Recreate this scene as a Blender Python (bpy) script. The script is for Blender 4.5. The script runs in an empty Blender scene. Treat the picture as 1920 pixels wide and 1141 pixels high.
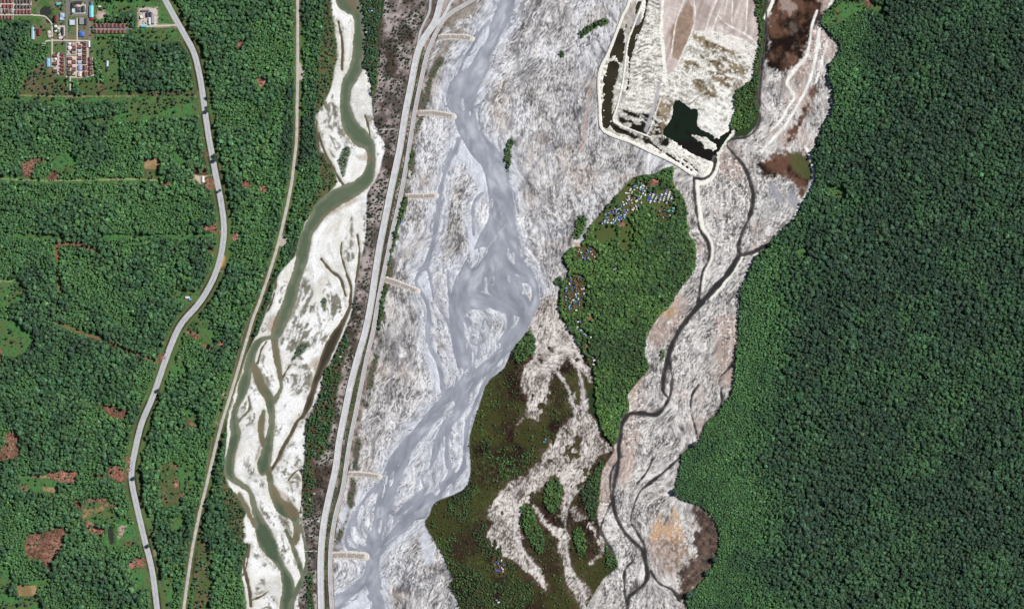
import bpy, bmesh, math, random
import numpy as np

# ------------------------------------------------------------------ frame of the place
# Plan coordinates below are in map cells: 1 cell = S metres, x to the east, y to the south.
S = 1.4
CX, CY = 960.0, 570.5
def wx(x): return (x - CX) * S
def wy(y): return (CY - y) * S

scene = bpy.context.scene
col = scene.collection
rng = np.random.default_rng(7)
random.seed(7)

# ------------------------------------------------------------------ camera, sky, sun, exposure
CAM_H = 9000.0
cam_data = bpy.data.cameras.new('camera')
cam_data.sensor_width = 36.0
cam_data.lens = 36.0 * CAM_H / (1920 * S)
cam_data.clip_start = 10.0
cam_data.clip_end = 60000.0
cam = bpy.data.objects.new('camera', cam_data)
cam.location = (0, 0, CAM_H)
cam.rotation_euler = (0, 0, 0)
col.objects.link(cam)
scene.camera = cam

SUN_EL, SUN_AZ = math.radians(46), math.radians(62)      # azimuth clockwise from north (+Y)
world = bpy.data.worlds.new('World'); scene.world = world
world.use_nodes = True
wn = world.node_tree.nodes; wl = world.node_tree.links
wn.clear()
sky = wn.new('ShaderNodeTexSky'); sky.sky_type = 'NISHITA'; sky.sun_disc = False
sky.sun_elevation = SUN_EL; sky.sun_rotation = SUN_AZ
bg = wn.new('ShaderNodeBackground'); bg.inputs['Strength'].default_value = 0.05
wo = wn.new('ShaderNodeOutputWorld')
wl.new(sky.outputs[0], bg.inputs[0]); wl.new(bg.outputs[0], wo.inputs[0])
sl = bpy.data.lights.new('sun', 'SUN'); sl.energy = 4.6; sl.angle = math.radians(0.5); sl.color = (1.0, 0.975, 0.93)
sun = bpy.data.objects.new('sun', sl); col.objects.link(sun)
sun.rotation_euler = (math.radians(90) - SUN_EL, 0, -SUN_AZ + math.pi)
sun.location = (0, 0, 3000)
scene.view_settings.view_transform = 'Standard'
scene.view_settings.look = 'None'
scene.view_settings.exposure = 0.0
scene.view_settings.gamma = 1.0

# ------------------------------------------------------------------ helpers
def lin(c):
    c = np.asarray(c, dtype=np.float32) / 255.0
    return np.where(c <= 0.04045, c / 12.92, ((c + 0.055) / 1.055) ** 2.4)
LIGHT = 1.12          # linear brightness of a flat white surface in this light
def alb(*c):          # base colour of a flat surface
    return np.minimum(lin(c) / LIGHT, 0.85).astype(np.float32)

def P(txt):
    return np.array([[float(v) for v in t.split(',')] for t in txt.split()], dtype=np.float32)

def smooth_line(p, n=4, closed=False):
    p = np.asarray(p, dtype=np.float32)
    N = len(p)
    if N < 3: return p
    out = []
    t = np.linspace(0, 1, n, endpoint=False)[:, None]
    for i in range(N if closed else N - 1):
        if closed:
            a, b, c, d = p[(i-1) % N], p[i], p[(i+1) % N], p[(i+2) % N]
        else:
            a, b, c, d = p[max(i-1, 0)], p[i], p[i+1], p[min(i+2, N-1)]
        out.append(0.5*((2*b) + (-a+c)*t + (2*a-5*b+4*c-d)*t*t + (-a+3*b-3*c+d)*t**3))
    out = np.concatenate(out)
    if not closed: out = np.vstack([out, p[-1:]])
    return out

# ------------------------------------------------------------------ the survey grid
ST = 1.75
X0, X1, Y0, Y1 = -100, 2020, -80, 1220
gx = np.arange(X0, X1 + ST, ST, dtype=np.float32); gy = np.arange(Y0, Y1 + ST, ST, dtype=np.float32)
W, H = len(gx), len(gy)
GX, GY = np.meshgrid(gx, gy)

def vnoise(scale, seed, X=None, Y=None, sy=None):
    X = GX if X is None else X; Y = GY if Y is None else Y
    r = np.random.default_rng(seed)
    T = r.random((257, 257), dtype=np.float32)
    u = (X / scale + 97.3 + seed * 3.1) % 256; v = (Y / (sy or scale) + 41.7 + seed * 1.7) % 256
    i = np.floor(u).astype(np.int32); j = np.floor(v).astype(np.int32)
    f = u - i; g = v - j
    f = f*f*(3-2*f); g = g*g*(3-2*g)
    i = np.clip(i, 0, 255); j = np.clip(j, 0, 255)
    return (T[j, i]*(1-f)+T[j, i+1]*f)*(1-g) + (T[j+1, i]*(1-f)+T[j+1, i+1]*f)*g
def fbm(scale, seed, oct=4, X=None, Y=None, gain=0.55):
    s = 0; a = 1; t = 0
    for k in range(oct):
        s = s + a * vnoise(scale / 2**k, seed + 13*k, X, Y); t += a; a *= gain
    return s / t
def sm(e0, e1, x):
    t = np.clip((x - e0) / (e1 - e0), 0, 1); return t*t*(3-2*t)

BIG = np.float32(60.0)
def window(p, pad):
    i0 = max(int((p[:, 0].min() - pad - X0) / ST), 0); i1 = min(int((p[:, 0].max() + pad - X0) / ST) + 2, W)
    j0 = max(int((p[:, 1].min() - pad - Y0) / ST), 0); j1 = min(int((p[:, 1].max() + pad - Y0) / ST) + 2, H)
    return slice(j0, max(j1, j0)), slice(i0, max(i1, i0))
def seg_dist(x, y, a, b):
    d = b - a; L = float(d @ d) + 1e-9
    t = np.clip(((x-a[0])*d[0] + (y-a[1])*d[1]) / L, 0, 1)
    return np.hypot(x - a[0] - t*d[0], y - a[1] - t*d[1]), t
def sd_poly(p, smooth=3, pad=16):
    p = P(p) if isinstance(p, str) else np.asarray(p, dtype=np.float32)
    if smooth > 1: p = smooth_line(p, smooth, True)
    out = np.full((H, W), BIG, np.float32)
    w = window(p, pad); x = GX[w]; y = GY[w]
    if x.size == 0: return out
    # inside test by even-odd rule
    ins = np.zeros(x.shape, bool); q = np.roll(p, -1, 0)
    xr = x[0]; yc = y[:, 0]
    for a, b in zip(p, q):
        rows = np.nonzero((a[1] > yc) != (b[1] > yc))[0]
        if len(rows):
            xi = (b[0]-a[0])*(yc[rows]-a[1])/(b[1]-a[1]) + a[0]
            ins[rows] ^= xr[None, :] < xi[:, None]
    # distance close to each edge only
    d = np.full(x.shape, pad, np.float32)
    for a, b in zip(p, q):
        i0 = np.searchsorted(xr, min(a[0], b[0])-pad); i1 = np.searchsorted(xr, max(a[0], b[0])+pad)
        j0 = np.searchsorted(yc, min(a[1], b[1])-pad); j1 = np.searchsorted(yc, max(a[1], b[1])+pad)
        if i1 <= i0 or j1 <= j0: continue
        dd, _ = seg_dist(x[j0:j1, i0:i1], y[j0:j1, i0:i1], a, b)
        np.minimum(d[j0:j1, i0:i1], dd, out=d[j0:j1, i0:i1])
    out[w] = np.where(ins, -d, np.where(d >= pad, BIG, d))
    return out
FLOW = []                                   # directions of running water, for the streaks in the sediment
def sd_line(p, width=None, pad=14, flow=False, smooth=4):
    p = P(p) if isinstance(p, str) else np.asarray(p, dtype=np.float32)
    if p.shape[1] == 2: p = np.hstack([p, np.full((len(p), 1), width, np.float32)])
    p = smooth_line(p, smooth)
    out = np.full((H, W), BIG, np.float32)
    for a, b in zip(p[:-1], p[1:]):
        ww = max(a[2], b[2]) / 2 + pad
        w = window(np.array([a, b]), ww); x = GX[w]
        if x.size == 0: continue
        d, t = seg_dist(x, GY[w], a[:2], b[:2])
        d = d - (a[2] + (b[2]-a[2])*t) / 2
        out[w] = np.minimum(out[w], d)
        if flow: FLOW.append(((a[:2]+b[:2])/2, (b[:2]-a[:2]) / (np.linalg.norm(b[:2]-a[:2])+1e-6)))
    return out
def union(*a):
    r = a[0]
    for k in a[1:]: r = np.minimum(r, k)
    return r
def lines(txt, flow=True, pad=14):
    r = None
    for l in txt.strip().split('\n'):
        l = l.strip()
        if l:
            d = sd_line(l, flow=flow, pad=pad); r = d if r is None else np.minimum(r, d)
    return r
def polys(txt, smooth=3):
    r = None
    for l in txt.strip().split('\n'):
        l = l.strip()
        if l:
            d = sd_poly(l, smooth); r = d if r is None else np.minimum(r, d)
    return r
NE = (fbm(9, 501, 3) - 0.5) * 2            # edge noise
NE2 = (fbm(26, 502, 4) - 0.5) * 2

# ------------------------------------------------------------------ SURVEY: outlines of the place
SAND_L = "618,-90 620,0 626,50 632,87 630,100 622,160 607,192 592,217 594,250 597,282 612,290 622,310 632,340 620,358 597,383 575,413 561,450 553,480 530,505 517,527 508,565 500,578 487,618 472,645 460,675 445,720 430,765 425,820 421,880 430,912 447,930 462,955 455,980 457,1015 467,1020 457,1055 454,1080 462,1130 465,1230"
SAND_R = "676,-90 675,0 681,32 683,75 681,125 688,135 695,162 698,200 702,235 712,255 722,272 717,297 706,335 691,357 688,372 687,410 685,447 678,480 667,530 661,567 658,590 643,627 631,652 620,677 606,695 601,725 588,760 573,785 571,820 571,852 568,880 567,955 567,980 574,1017 576,1062 567,1095 559,1125 562,1230"
D_sand = sd_poly(np.vstack([P(SAND_L), P(SAND_R)[::-1]]), 3)
D_scrub = sd_poly("722,-90 722,0 712,60 709,110 700,190 702,235 712,255 722,272 717,297 706,335 691,357 688,372 687,410 685,447 678,480 667,530 661,567 658,590 643,627 631,652 620,677 606,695 601,725 588,760 573,785 571,820 571,852 568,880 567,955 567,980 574,1017 576,1062 567,1095 559,1125 562,1230 634,1230 630,1141 627,1042 639,960 658,880 685,760 717,565 775,290 808,115 836,52 870,16 900,-90", 2)
D_east = sd_poly("1580,-90 1566,0 1547,20 1537,45 1550,62 1575,87 1562,112 1550,130 1560,160 1563,185 1557,215 1542,237 1530,270 1519,287 1528,320 1520,357 1500,385 1490,410 1465,432 1440,458 1417,482 1402,510 1390,540 1385,570 1383,645 1377,670 1376,715 1370,740 1352,760 1342,777 1322,795 1310,827 1290,840 1275,855 1274,870 1270,892 1265,922 1285,940 1310,947 1332,965 1347,995 1345,1030 1332,1067 1310,1095 1287,1122 1288,1141 1292,1240 2100,1240 2100,-90", 2)
D_island = sd_poly("1261,311 1260,330 1264,350 1282,372 1285,392 1290,435 1304,460 1302,495 1292,520 1272,545 1260,567 1237,590 1217,615 1210,635 1207,662 1217,690 1195,712 1176,740 1180,767 1163,787 1160,820 1150,832 1135,820 1120,777 1117,720 1100,670 1082,640 1060,602 1050,583 1045,567 1052,537 1065,510 1057,482 1067,467 1090,457 1100,435 1110,420 1135,390 1157,365 1192,331 1225,327", 3)
D_patchwood = polys("""1077,440 1082,407 1097,407 1095,430 1085,447
1135,853 1125,895 1122,930 1116,970 1102,962 1088,922 1100,905 1122,870
1137,1015 1149,1033 1157,1057 1140,1065 1135,1045
1085,65 1092,56 1108,46 1122,38 1139,36 1138,45 1110,55 1092,68
1417,-20 1432,-20 1431,30 1438,42 1434,70 1428,110 1424,140 1425,190 1420,215 1405,237 1380,243 1370,235 1378,210 1376,178 1395,160 1411,145 1420,100 1424,60 1415,25
945,330 948,290 953,262 961,264 958,285 953,320
1020,922 1030,900 1043,897 1052,915 1050,940 1040,962 1026,955
980,960 988,945 1000,958 1010,985 1020,1010 1015,1035 1003,1030 990,1010
1048,105 1054,95 1061,96 1055,105
1040,525 1050,518 1057,524 1052,535 1042,532
965,650 985,624 998,622 1001,640 1000,662 985,674 970,680
1085,1040 1075,1000 1082,985 1097,1005 1100,1030 1092,1042
1246,665 1243,655 1240,668 1236,676 1240,680""")
D_marsh = sd_poly("996,622 984,628 960,655 945,690 915,714 905,740 895,770 880,820 882,860 879,905 855,925 817,940 805,965 797,984 822,1025 842,1067 849,1085 842,1100 862,1138 870,1240 1092,1240 1098,1141 1112,1115 1130,1085 1145,1066 1157,1057 1150,1033 1137,1010 1120,970 1124,930 1130,880 1152,842 1135,818 1120,787 1107,770 1100,740 1115,712 1100,675 1060,640 1030,630", 3)
D_lobe = union(polys("""985,630 990,550 1048,560 1052,597 1067,610 1084,635 1100,675 1114,709 1106,720 1094,705 1080,690 1066,668 1052,690 1040,704 1035,716 1032,740 1022,765 1025,777 1010,793 986,786 972,797 958,812 980,775 985,745 977,722 978,690 997,668 1003,650 995,630
1067,785 1080,768 1092,752 1102,768 1120,787 1132,820 1150,838 1140,850 1122,860 1100,902 1075,930 1062,950 1058,975 1048,968 1053,940 1058,915 1040,892 1020,908 1000,930 992,945 982,948 977,975 985,1018 1002,1050 1022,1080 1024,1106 1002,1088 975,1062 945,1045 922,1020 914,990 916,958 930,930 955,900 985,888 1010,862 1032,827 1052,802
995,947 1010,950 1025,975 1040,985 1050,975 1062,985 1068,1020 1072,1060 1090,1085 1112,1105 1098,1150 1085,1140 1066,1105 1055,1072 1046,1040 1040,1010 1020,985
1070,950 1085,955 1110,980 1125,1000 1138,1020 1139,1042 1120,1050 1098,1066 1105,1050 1122,1035 1118,1015 1108,1000 1090,985 1072,975"""),
    lines("""1024,672,8 1040,692,10 1055,710,12 1070,735,12 1080,775,16
1062,650,12 1082,690,14 1092,725,12 1096,765,18""", flow=True))
D_grav = sd_poly("1261,308 1300,330 1345,300 1372,258 1400,255 1423,232 1428,130 1440,90 1440,-90 1600,-90 1700,300 1500,460 1420,600 1400,800 1300,900 1400,1000 1350,1100 1300,1240 1095,1240 1098,1141 1112,1115 1130,1085 1160,1062 1152,1035 1132,1010 1116,970 1120,930 1128,880 1145,850 1152,830 1162,787 1180,767 1176,740 1217,690 1207,662 1210,635 1237,590 1272,545 1302,495 1304,460 1290,435 1282,372 1262,345", 1)
D_quarry = sd_poly("1190,-90 1178,0 1166,30 1154,62 1139,100 1124,130 1121,162 1124,200 1125,235 1140,251 1185,268 1222,286 1235,290 1260,303 1297,327 1320,336 1336,322 1345,300 1372,262 1378,243 1371,235 1378,210 1376,178 1395,160 1411,145 1420,100 1422,60 1415,25 1418,-90", 2)

# water
W_green = lines("""640,-90,30 648,-10,38 655,5,36 668,22,20 672,50,15 672,95,20 667,128,23 656,150,21 647,175,17 649,212,20 656,237,27 676,258,32 690,270,22 696,288,14 695,310,15 688,335,22 668,352,26 642,365,29 612,384,29 592,410,24 578,435,20 571,460,20 565,485,20 559,510,19 551,535,20 543,565,22 529,597,24 518,622,19 513,632,12
514,628,6 505,632,5 490,637,8 477,651,12 470,675,14 463,700,15 456,725,17 450,748,10 441,768,9 439,793,15 442,812,17 436,840,16 430,868,16 433,893,14 453,908,10 467,919,8 474,938,9 478,955,12 485,975,18 494,998,28 502,1020,28 515,1042,19 529,1063,12 535,1076,15 541,1098,22 540,1120,24 535,1138,22 530,1230,22
515,637,12 518,662,10 522,687,9 525,706,5 527,725,4 520,741,6 511,755,8
472,682,10 482,700,15 490,725,15 502,741,15 507,755,14 509,775,11 509,793,10 506,818,11 501,843,17 495,870,22 492,885,10
500,870,10 505,895,10 511,920,12 524,945,20 538,955,26 550,965,18 556,985,12 556,1005,11 553,1018,6
563,971,2 566,993,3 574,1031,3 574,1060,5 565,1087,9 556,1107,10 547,1130,10 541,1230,11
494,770,3 489,799,11 490,818,6 494,837,3
536,993,3 545,1012,5 553,1035,6 563,1062,6 566,1080,6
448,925,5 458,945,7 468,965,7 478,985,6
466,743,2 469,762,3 464,772,3 452,783,3 447,790,4""")
W_side = lines("""650,515,4 658,535,4 657,560,4 654,580,7 640,610,12 621,645,19 607,677,16 592,715,11 581,750,12 570,777,8 557,790,5 545,815,7 530,840,7 520,862,6 510,878,4
602,485,3 620,507,5 638,522,5 648,555,3
641,455,2 639,472,3 645,497,3 651,516,3
670,440,3 674,480,4 666,530,3
597,250,2 610,288,3 622,308,4 634,332,4 643,345,4
594,215,2 594,250,3 598,284,2
634,40,3 642,82,4 641,130,4
684,215,2 690,235,3 694,255,3
526,715,3 540,690,3 548,682,2
540,900,3 560,880,2 568,905,2 563,960,2
500,640,2 490,655,3 483,680,4
455,1078,3 462,1060,3 468,1020,3 462,1060,2
518,522,3 513,555,3 503,580,3
467,1025,3 457,1055,5 462,1080,6 468,1110,6 470,1135,6
472,1124,3 490,1117,3 502,1108,2""")
GREY_MAIN = """960,-90,26 952,0,26 943,25,27 930,55,27 918,80,28 905,105,32 892,130,44 872,160,50 864,185,54 868,205,40 874,232,38 886,258,38 902,280,42 920,300,44 930,325,42 936,355,42 940,385,46 940,420,52 930,455,68 915,490,70 890,520,58 868,545,44 856,575,30 856,610,26 860,645,24 867,675,26 874,705,26 862,728,30 840,750,30 812,778,24 788,808,22 762,836,22 748,862,34 738,885,34 728,910,34 722,935,30 716,960,28 712,985,28 706,1008,34 702,1028,30 699,1055,24 697,1080,30 702,1110,22 710,1138,20 716,1230,22
918,40,2 905,55,4 890,80,6 872,110,6 861,138,8 858,150,8
860,262,8 850,288,8 841,297,7 835,322,6 825,355,7 822,390,7 817,425,8 810,460,8 798,498,9 788,508,5 779,528,4 788,548,6 800,566,7 805,598,8 801,618,8 807,652,7 820,677,8 827,705,8 832,735,10
800,502,3 806,520,4 812,555,3 816,570,3
815,570,3 835,595,4 843,615,4
905,362,4 890,378,5 886,400,5 888,440,5
840,508,4 841,547,6 848,565,6
955,440,34 960,480,30 975,505,20 992,520,20 1003,540,14 1002,570,16 988,592,22 975,622,20 958,643,18 938,664,18 917,683,20 893,705,22 880,720,24
960,520,10 970,545,14 985,565,14 990,590,14
880,560,40 905,565,30 930,570,22 960,578,20 985,588,20
876,600,12 885,630,10 880,660,10 878,690,10
905,600,8 900,640,7 896,670,6
880,720,24 868,750,24 852,780,18 832,802,14 820,830,14 812,860,12 800,880,8 791,897,6 797,915,8
852,782,10 840,805,8 838,835,6 838,868,6 850,890,6
930,690,5 905,725,5 890,760,5 876,795,6 871,845,6 868,875,8 852,895,8 835,905,12
850,880,4 838,900,8 820,925,16 805,935,20 790,950,22 770,968,22 748,992,18 730,1010,16 715,1025,14
800,912,8 780,935,16 760,950,12 748,965,10 730,985,8
790,960,26 765,970,14 742,965,10 730,955,6
725,900,8 695,922,7 678,942,6 665,965,7 652,995,7 648,1017,7 654,1028,6 672,1029,8 695,1028,14
700,945,4 685,965,4 662,985,4
690,1080,18 672,1098,16 650,1114,18 630,1135,20 615,1180,18"""
W_grey = lines(GREY_MAIN)
BARS = polys("""905,55 918,48 914,72 900,92 884,118 872,132 866,130 872,112 888,88
864,188 869,186 870,205 866,206
878,212 882,208 884,224 880,222
893,393 905,372 912,370 911,410 898,432 891,436
919,380 922,372 925,378 921,392 917,402
940,392 944,385 942,400 937,410
909,520 918,508 922,520 915,540 908,545
925,515 940,512 955,530 965,555 955,560 935,548 925,535
948,470 958,462 968,490 960,500
962,505 975,520 985,548 975,550 965,530
878,616 890,602 895,596 892,620 897,650 890,660 880,645
903,590 915,576 930,585 948,605 952,620 940,640 920,665 905,675 900,640
835,762 850,752 854,768 848,780 828,788
870,700 876,690 878,700
852,795 870,780 872,800 858,830 842,850 842,820
880,740 888,732 885,750 876,775
760,890 785,872 795,860 808,845 806,872 792,888 775,920 748,955 738,965 742,925
745,872 748,868 746,880
718,895 724,880 726,900 720,930 714,940 716,915
733,885 740,880 735,905 730,910
808,880 818,862 824,880 815,895 805,905
810,912 820,905 825,920 815,932
690,935 704,922 700,945 690,965 665,980 672,955
668,985 690,970 700,962 695,995 678,1005 672,1028 655,1022 655,1000
710,980 716,975 714,995 708,1000
720,990 735,972 738,980 725,1005 715,1012
875,480 905,462 915,470 900,490 885,505
850,720 862,690 868,700 852,725
655,1132 685,1112 696,1135 700,1240 650,1240""")
W_greyb = np.maximum(W_grey, -BARS)
W_creek = lines("""1301,333,4 1302,360,4 1306,395,4 1312,430,4 1328,455,4 1329,485,4 1317,510,3 1312,547,3 1308,572,4
1342,298,3 1336,322,4 1320,335,4 1301,333,4
1445,-40,2 1437,20,3 1436,50,3 1430,110,3 1424,180,4 1425,207,3 1422,232,4 1405,255,3 1372,261,4 1363,272,3 1375,288,4 1395,312,5 1407,342,6 1412,370,6 1407,402,6 1392,435,6 1385,460,6 1387,475,7
1440,457,3 1415,472,6 1390,478,7
1388,476,8 1370,505,9 1350,530,10 1325,557,9 1310,574,9 1282,607,9 1265,635,9 1254,665,9 1247,695,8 1242,725,6 1246,737,4 1254,746,5
1254,665,3 1257,690,3 1261,712,4 1256,742,5 1243,765,7 1231,776,8 1205,775,7 1182,775,7 1168,790,6 1164,810,6 1161,835,6 1160,862,7 1152,905,7 1149,937,6 1156,970,6 1170,995,6 1190,1017,7 1204,1030,8 1210,1052,7 1214,1080,7 1205,1097,7 1186,1112,7 1177,1130,7 1176,1230,8
1166,855,4 1148,880,3 1144,905,3 1146,935,4
1190,1040,2 1186,1052,2 1172,1067,3 1171,1105,3 1175,1128,4
1275,857,3 1255,875,3 1235,892,3 1205,915,4 1191,940,3 1183,975,3 1195,998,5 1207,1020,5 1210,1050,6
1225,857,2 1212,885,3 1195,905,3
1310,722,4 1298,740,3 1295,770,2 1302,795,3 1307,820,3
1377,672,3 1367,690,4 1353,703,4
1352,735,3 1353,752,3 1342,775,3
1220,1070,2 1235,1092,2 1260,1105,3 1275,1127,2
1157,920,2 1127,985,2 1135,1010,2 1150,1035,3""")
W_lake = np.maximum(sd_poly("1265,187 1285,195 1295,205 1310,205 1307,237 1335,252 1347,260 1370,240 1371,252 1350,277 1342,302 1337,303 1292,285 1243,251 1252,235 1260,215", 2),
                    -sd_poly("1297,253 1313,257 1322,256 1334,266 1345,277 1340,281 1325,277 1314,266 1306,262", 2))
W_trench = union(polys("""1151,70 1158,60 1165,55 1171,71 1169,90 1166,115 1158,113 1155,100 1145,108 1146,88
1141,120 1150,117 1160,121 1156,143 1149,168 1146,202 1143,235 1131,237 1130,202 1132,160 1137,143
1185,50 1197,50 1191,66 1186,95 1181,104 1176,99 1180,74
1197,6 1202,8 1200,22 1192,26""", 2) - 1.4, lines("""1215,-10,2.6 1210,22,2.6 1204,41,3 1198,60,3 1191,80,2.2 1185,98,2.2 1181,110,2.4 1179,142,2.2 1176,172,2.4
1168,150,1.8 1164,176,2 1157,198,2.2 1147,221,3 1150,241,3 1177,252,2.4 1194,258,3 1214,264,3.4 1235,279,2.6 1255,292,3.4 1268,301,2
1133,143,1.4 1131,170,1.6
1172,57,1.6 1175,45,1.6
1206,32,1.2 1190,70,1.2""", flow=False))
W_ponds = polys("""76,18 84,12 94,16 96,26 90,33 80,32 75,26
86,37 92,34 100,37 99,43 90,44
203,990 210,988 214,1015 207,1020 203,1010""")
W_cells = []
for (ox, oy, a_, b_) in [(1252, 288, 2.2, 1.6), (1258, 291.5, 2.2, 2.0), (1264.5, 298, 2.6, 2.6), (1272, 302.5, 2.8, 2.6), (1280, 307.5, 3, 2.6), (1288, 313.5, 3.2, 2.6), (1296, 319, 2.8, 2.2),
        (1285, 301.5, 5.5, 2.0), (1296.5, 309, 3.0, 2.0), (1300.5, 314, 2.6, 1.6), (1306, 319, 4.2, 2.2), (1274, 295.5, 4, 1.3)]:
    q = []
    for (u, v) in ((-1, -.9), (.9, -1), (1, .8), (-.9, 1)):
        x_, y_ = u*a_*rng.uniform(.85, 1.1), v*b_*rng.uniform(.85, 1.1); q.append((ox + x_*.84 - y_*.2, oy + x_*.54 + y_*.84))
    W_cells.append(sd_poly(np.array(q), 1, pad=6))
W_cells = union(*W_cells)

# ------------------------------------------------------------------ roads and banks (centre lines)
ROAD_MAIN = "232,-160 262,-90 290,-40 310,0 327,32 347,67 364,100 374,140 379,170 386,220 392,260 397,287 405,330 414,375 420,425 416,470 405,510 390,542 371,571 345,600 330,625 312,670 287,742 265,795 252,850 247,880 248,908 258,955 271,1010 285,1067 294,1135 305,1230"
ROAD_TRACK = "558,-100 558,0 558,130 557,200 556,260 553,290 546,347 534,405 522,455 507,505 485,570 475,595 460,645 435,730 415,795 400,855 385,917 370,980 357,1050 345,1138 335,1230"
LEVEE_A = "850,-100 827,0 817,37 805,57 790,80 780,110 770,162 760,212 750,275 745,300 732,360 722,410 712,460 704,510 696,565 685,620 670,672 657,722 647,770 636,825 629,878 617,930 607,980 602,1030 601,1080 602,1138 604,1230"
LEVEE_AB = "815,-100 807,0 805,22 796,42 788,60 784,80 781,98"
LEVEE_B = "960,-80 905,-15 880,4 845,25 826,46 808,82 799,108 787,162 777,212 767,275 757,335 747,385 735,435 725,485 714,537 706,580 699,622 687,672 677,722 667,772 656,825 649,870 642,917 630,960 622,1005 619,1042 619,1085 622,1140 626,1230"
QUARRY_DYKE = "1200,-100 1180,0 1167,30 1155,62 1140,100 1125,130 1122,162 1124,200 1126,236 1140,251 1185,268 1222,286 1260,303 1297,327"
TOWN_ROADS = ["98,46 98,80 98,126", "125,-60 126,8 125,60 125,145", "168,-60 168,20 168,78", "62,29 85,31 98,46", "0,28 30,28 63,28", "-60,28 0,28",
              "85,78 98,76 125,76 168,77", "145,34 145,80 145,146", "124,144 150,145 176,141", "125,102 145,102", "145,122 166,122", "165,78 165,110 165,142",
              "168,53 210,53 250,54", "130,2 147,0 163,2 164,22 160,28 132,28 129,16 130,2", "27,0 27,28", "0,8 27,8", "132,146 132,178", "260,50 300,49 331,47"]
GROYNES = ["822,71 845,69 868,70 884,73", "782,212 810,212 832,215 850,219", "760,368 790,368 817,367", "719,523 745,531 782,546", "652,888 680,889 711,893", "620,1041 650,1040 685,1043"]
GROYNE_W = [12.5, 12.5, 12, 13, 12, 16]
D_main = sd_line(ROAD_MAIN, 12); D_track = sd_line(ROAD_TRACK, 6)
D_pads = polys("556,115 564,120 570,135 569,147 557,148\n526,445 533,442 540,448 538,455 530,461 522,458")
D_town_r = union(*[sd_line(t, 3.5) for t in TOWN_ROADS])
D_la = union(sd_line(LEVEE_A, 15), sd_line(LEVEE_AB, 7)); D_lb = sd_line(LEVEE_B, 9)
D_groyne = union(*[sd_line(g, w) for g, w in zip(GROYNES, GROYNE_W)])
D_dyke = sd_line(QUARRY_DYKE, 8)

# ------------------------------------------------------------------ streaks laid down by running water (line-integral smear)
FP = np.array([f[0] for f in FLOW]); FD = np.array([f[1] for f in FLOW])
cs = 12
cgx = np.arange(X0, X1 + cs, cs); cgy = np.arange(Y0, Y1 + cs, cs)
CXX, CYY = np.meshgrid(cgx, cgy)
VX = np.zeros(CXX.shape); VY = np.zeros(CXX.shape)
for j in range(len(cgy)):
    d2 = (CXX[j][:, None] - FP[:, 0])**2 + (CYY[j][:, None] - FP[:, 1])**2
    w = 1.0 / (d2 + 120.0)**1.6
    VX[j] = (w * FD[:, 0]).sum(1); VY[j] = (w * FD[:, 1]).sum(1)
n = np.hypot(VX, VY) + 1e-12; VX /= n; VY /= n
def up(A):
    u = (GX - X0) / cs; v = (GY - Y0) / cs
    i = np.clip(u.astype(int), 0, A.shape[1]-2); j = np.clip(v.astype(int), 0, A.shape[0]-2); f = u-i; g = v-j
    return ((A[j, i]*(1-f)+A[j, i+1]*f)*(1-g) + (A[j+1, i]*(1-f)+A[j+1, i+1]*f)*g).astype(np.float32)
UX, UY = up(VX), up(VY)
ang = (fbm(80, 77, 2) - 0.5) * 1.2 + (fbm(24, 78, 2) - 0.5) * 1.2 + (fbm(9, 79, 2) - 0.5) * 0.8
ca, sa = np.cos(ang), np.sin(ang)
UX, UY = UX*ca - UY*sa, UX*sa + UY*ca
n = np.hypot(UX, UY) + 1e-9; UX /= n; UY /= n
def lic(src, L, step=1.1):
    acc = src.copy(); cnt = 1
    for sgn in (1, -1):
        px = np.tile(np.arange(W, dtype=np.float32), (H, 1)); py = np.tile(np.arange(H, dtype=np.float32)[:, None], (1, W))
        for k in range(L):
            i = np.clip(px + .5, 0, W-1).astype(np.int32); j = np.clip(py + .5, 0, H-1).astype(np.int32)
            px = px + sgn*UX[j, i]*step; py = py + sgn*UY[j, i]*step
            i = np.clip(px + .5, 0, W-1).astype(np.int32); j = np.clip(py + .5, 0, H-1).astype(np.int32)
            acc += src[j, i]; cnt += 1
    acc /= cnt
    acc = (acc - acc.mean()) / acc.std()
    return acc.astype(np.float32)
white = rng.random((H, W), dtype=np.float32); GRAIN0 = (white-.5)*3.4
L1 = lic(white, 1); L2 = lic(fbm(5, 31, 2) + 0.25*white, 4); L3 = lic(fbm(12, 32, 2), 9)
ISO = fbm(7, 33, 3); ISO = (ISO - ISO.mean())/ISO.std(); ISO2 = fbm(22, 34, 3); ISO2 = (ISO2 - ISO2.mean())/ISO2.std()
L4 = lic(vnoise(11, 37), 20); T1 = lic((rng.random((H, W)) > .965).astype(np.float32), 5); T2 = lic((rng.random((H, W)) > .965).astype(np.float32), 5)
FINE = fbm(4, 35, 2); FINE = (FINE - FINE.mean())/FINE.std()
SPM = sm(.36, .56, fbm(64, 36, 3))
STREAK = (1-.45*SPM)*(0.55*L1 + 0.65*L2 + 0.45*L3 + .22*T1 - .25*T2) + SPM*(.25*FINE + .45*GRAIN0 + .55*L1) + 0.15*ISO + 0.5*ISO2
STREAK /= STREAK.std()
GRAIN = (white - 0.5) * 2
SPECK = np.maximum(vnoise(3.0, 61), vnoise(2.6, 62))

# ------------------------------------------------------------------ ground colour (what the soil is) and level
COLG = np.empty((H, W, 3), np.float32)
COLG[:] = alb(50, 66, 40)
def paint(a, c):
    global COLG
    a = a[..., None]
    COLG = COLG*(1-a) + np.asarray(c, np.float32)*a
def mix(c0, c1, t):
    t = np.clip(t, 0, 1)[..., None]
    return np.asarray(c0)*(1-t) + np.asarray(c1)*t
def edge(d, soft=1.2, amp=0.0, nz=NE):
    return sm(soft, -soft, d + nz*amp)

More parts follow.
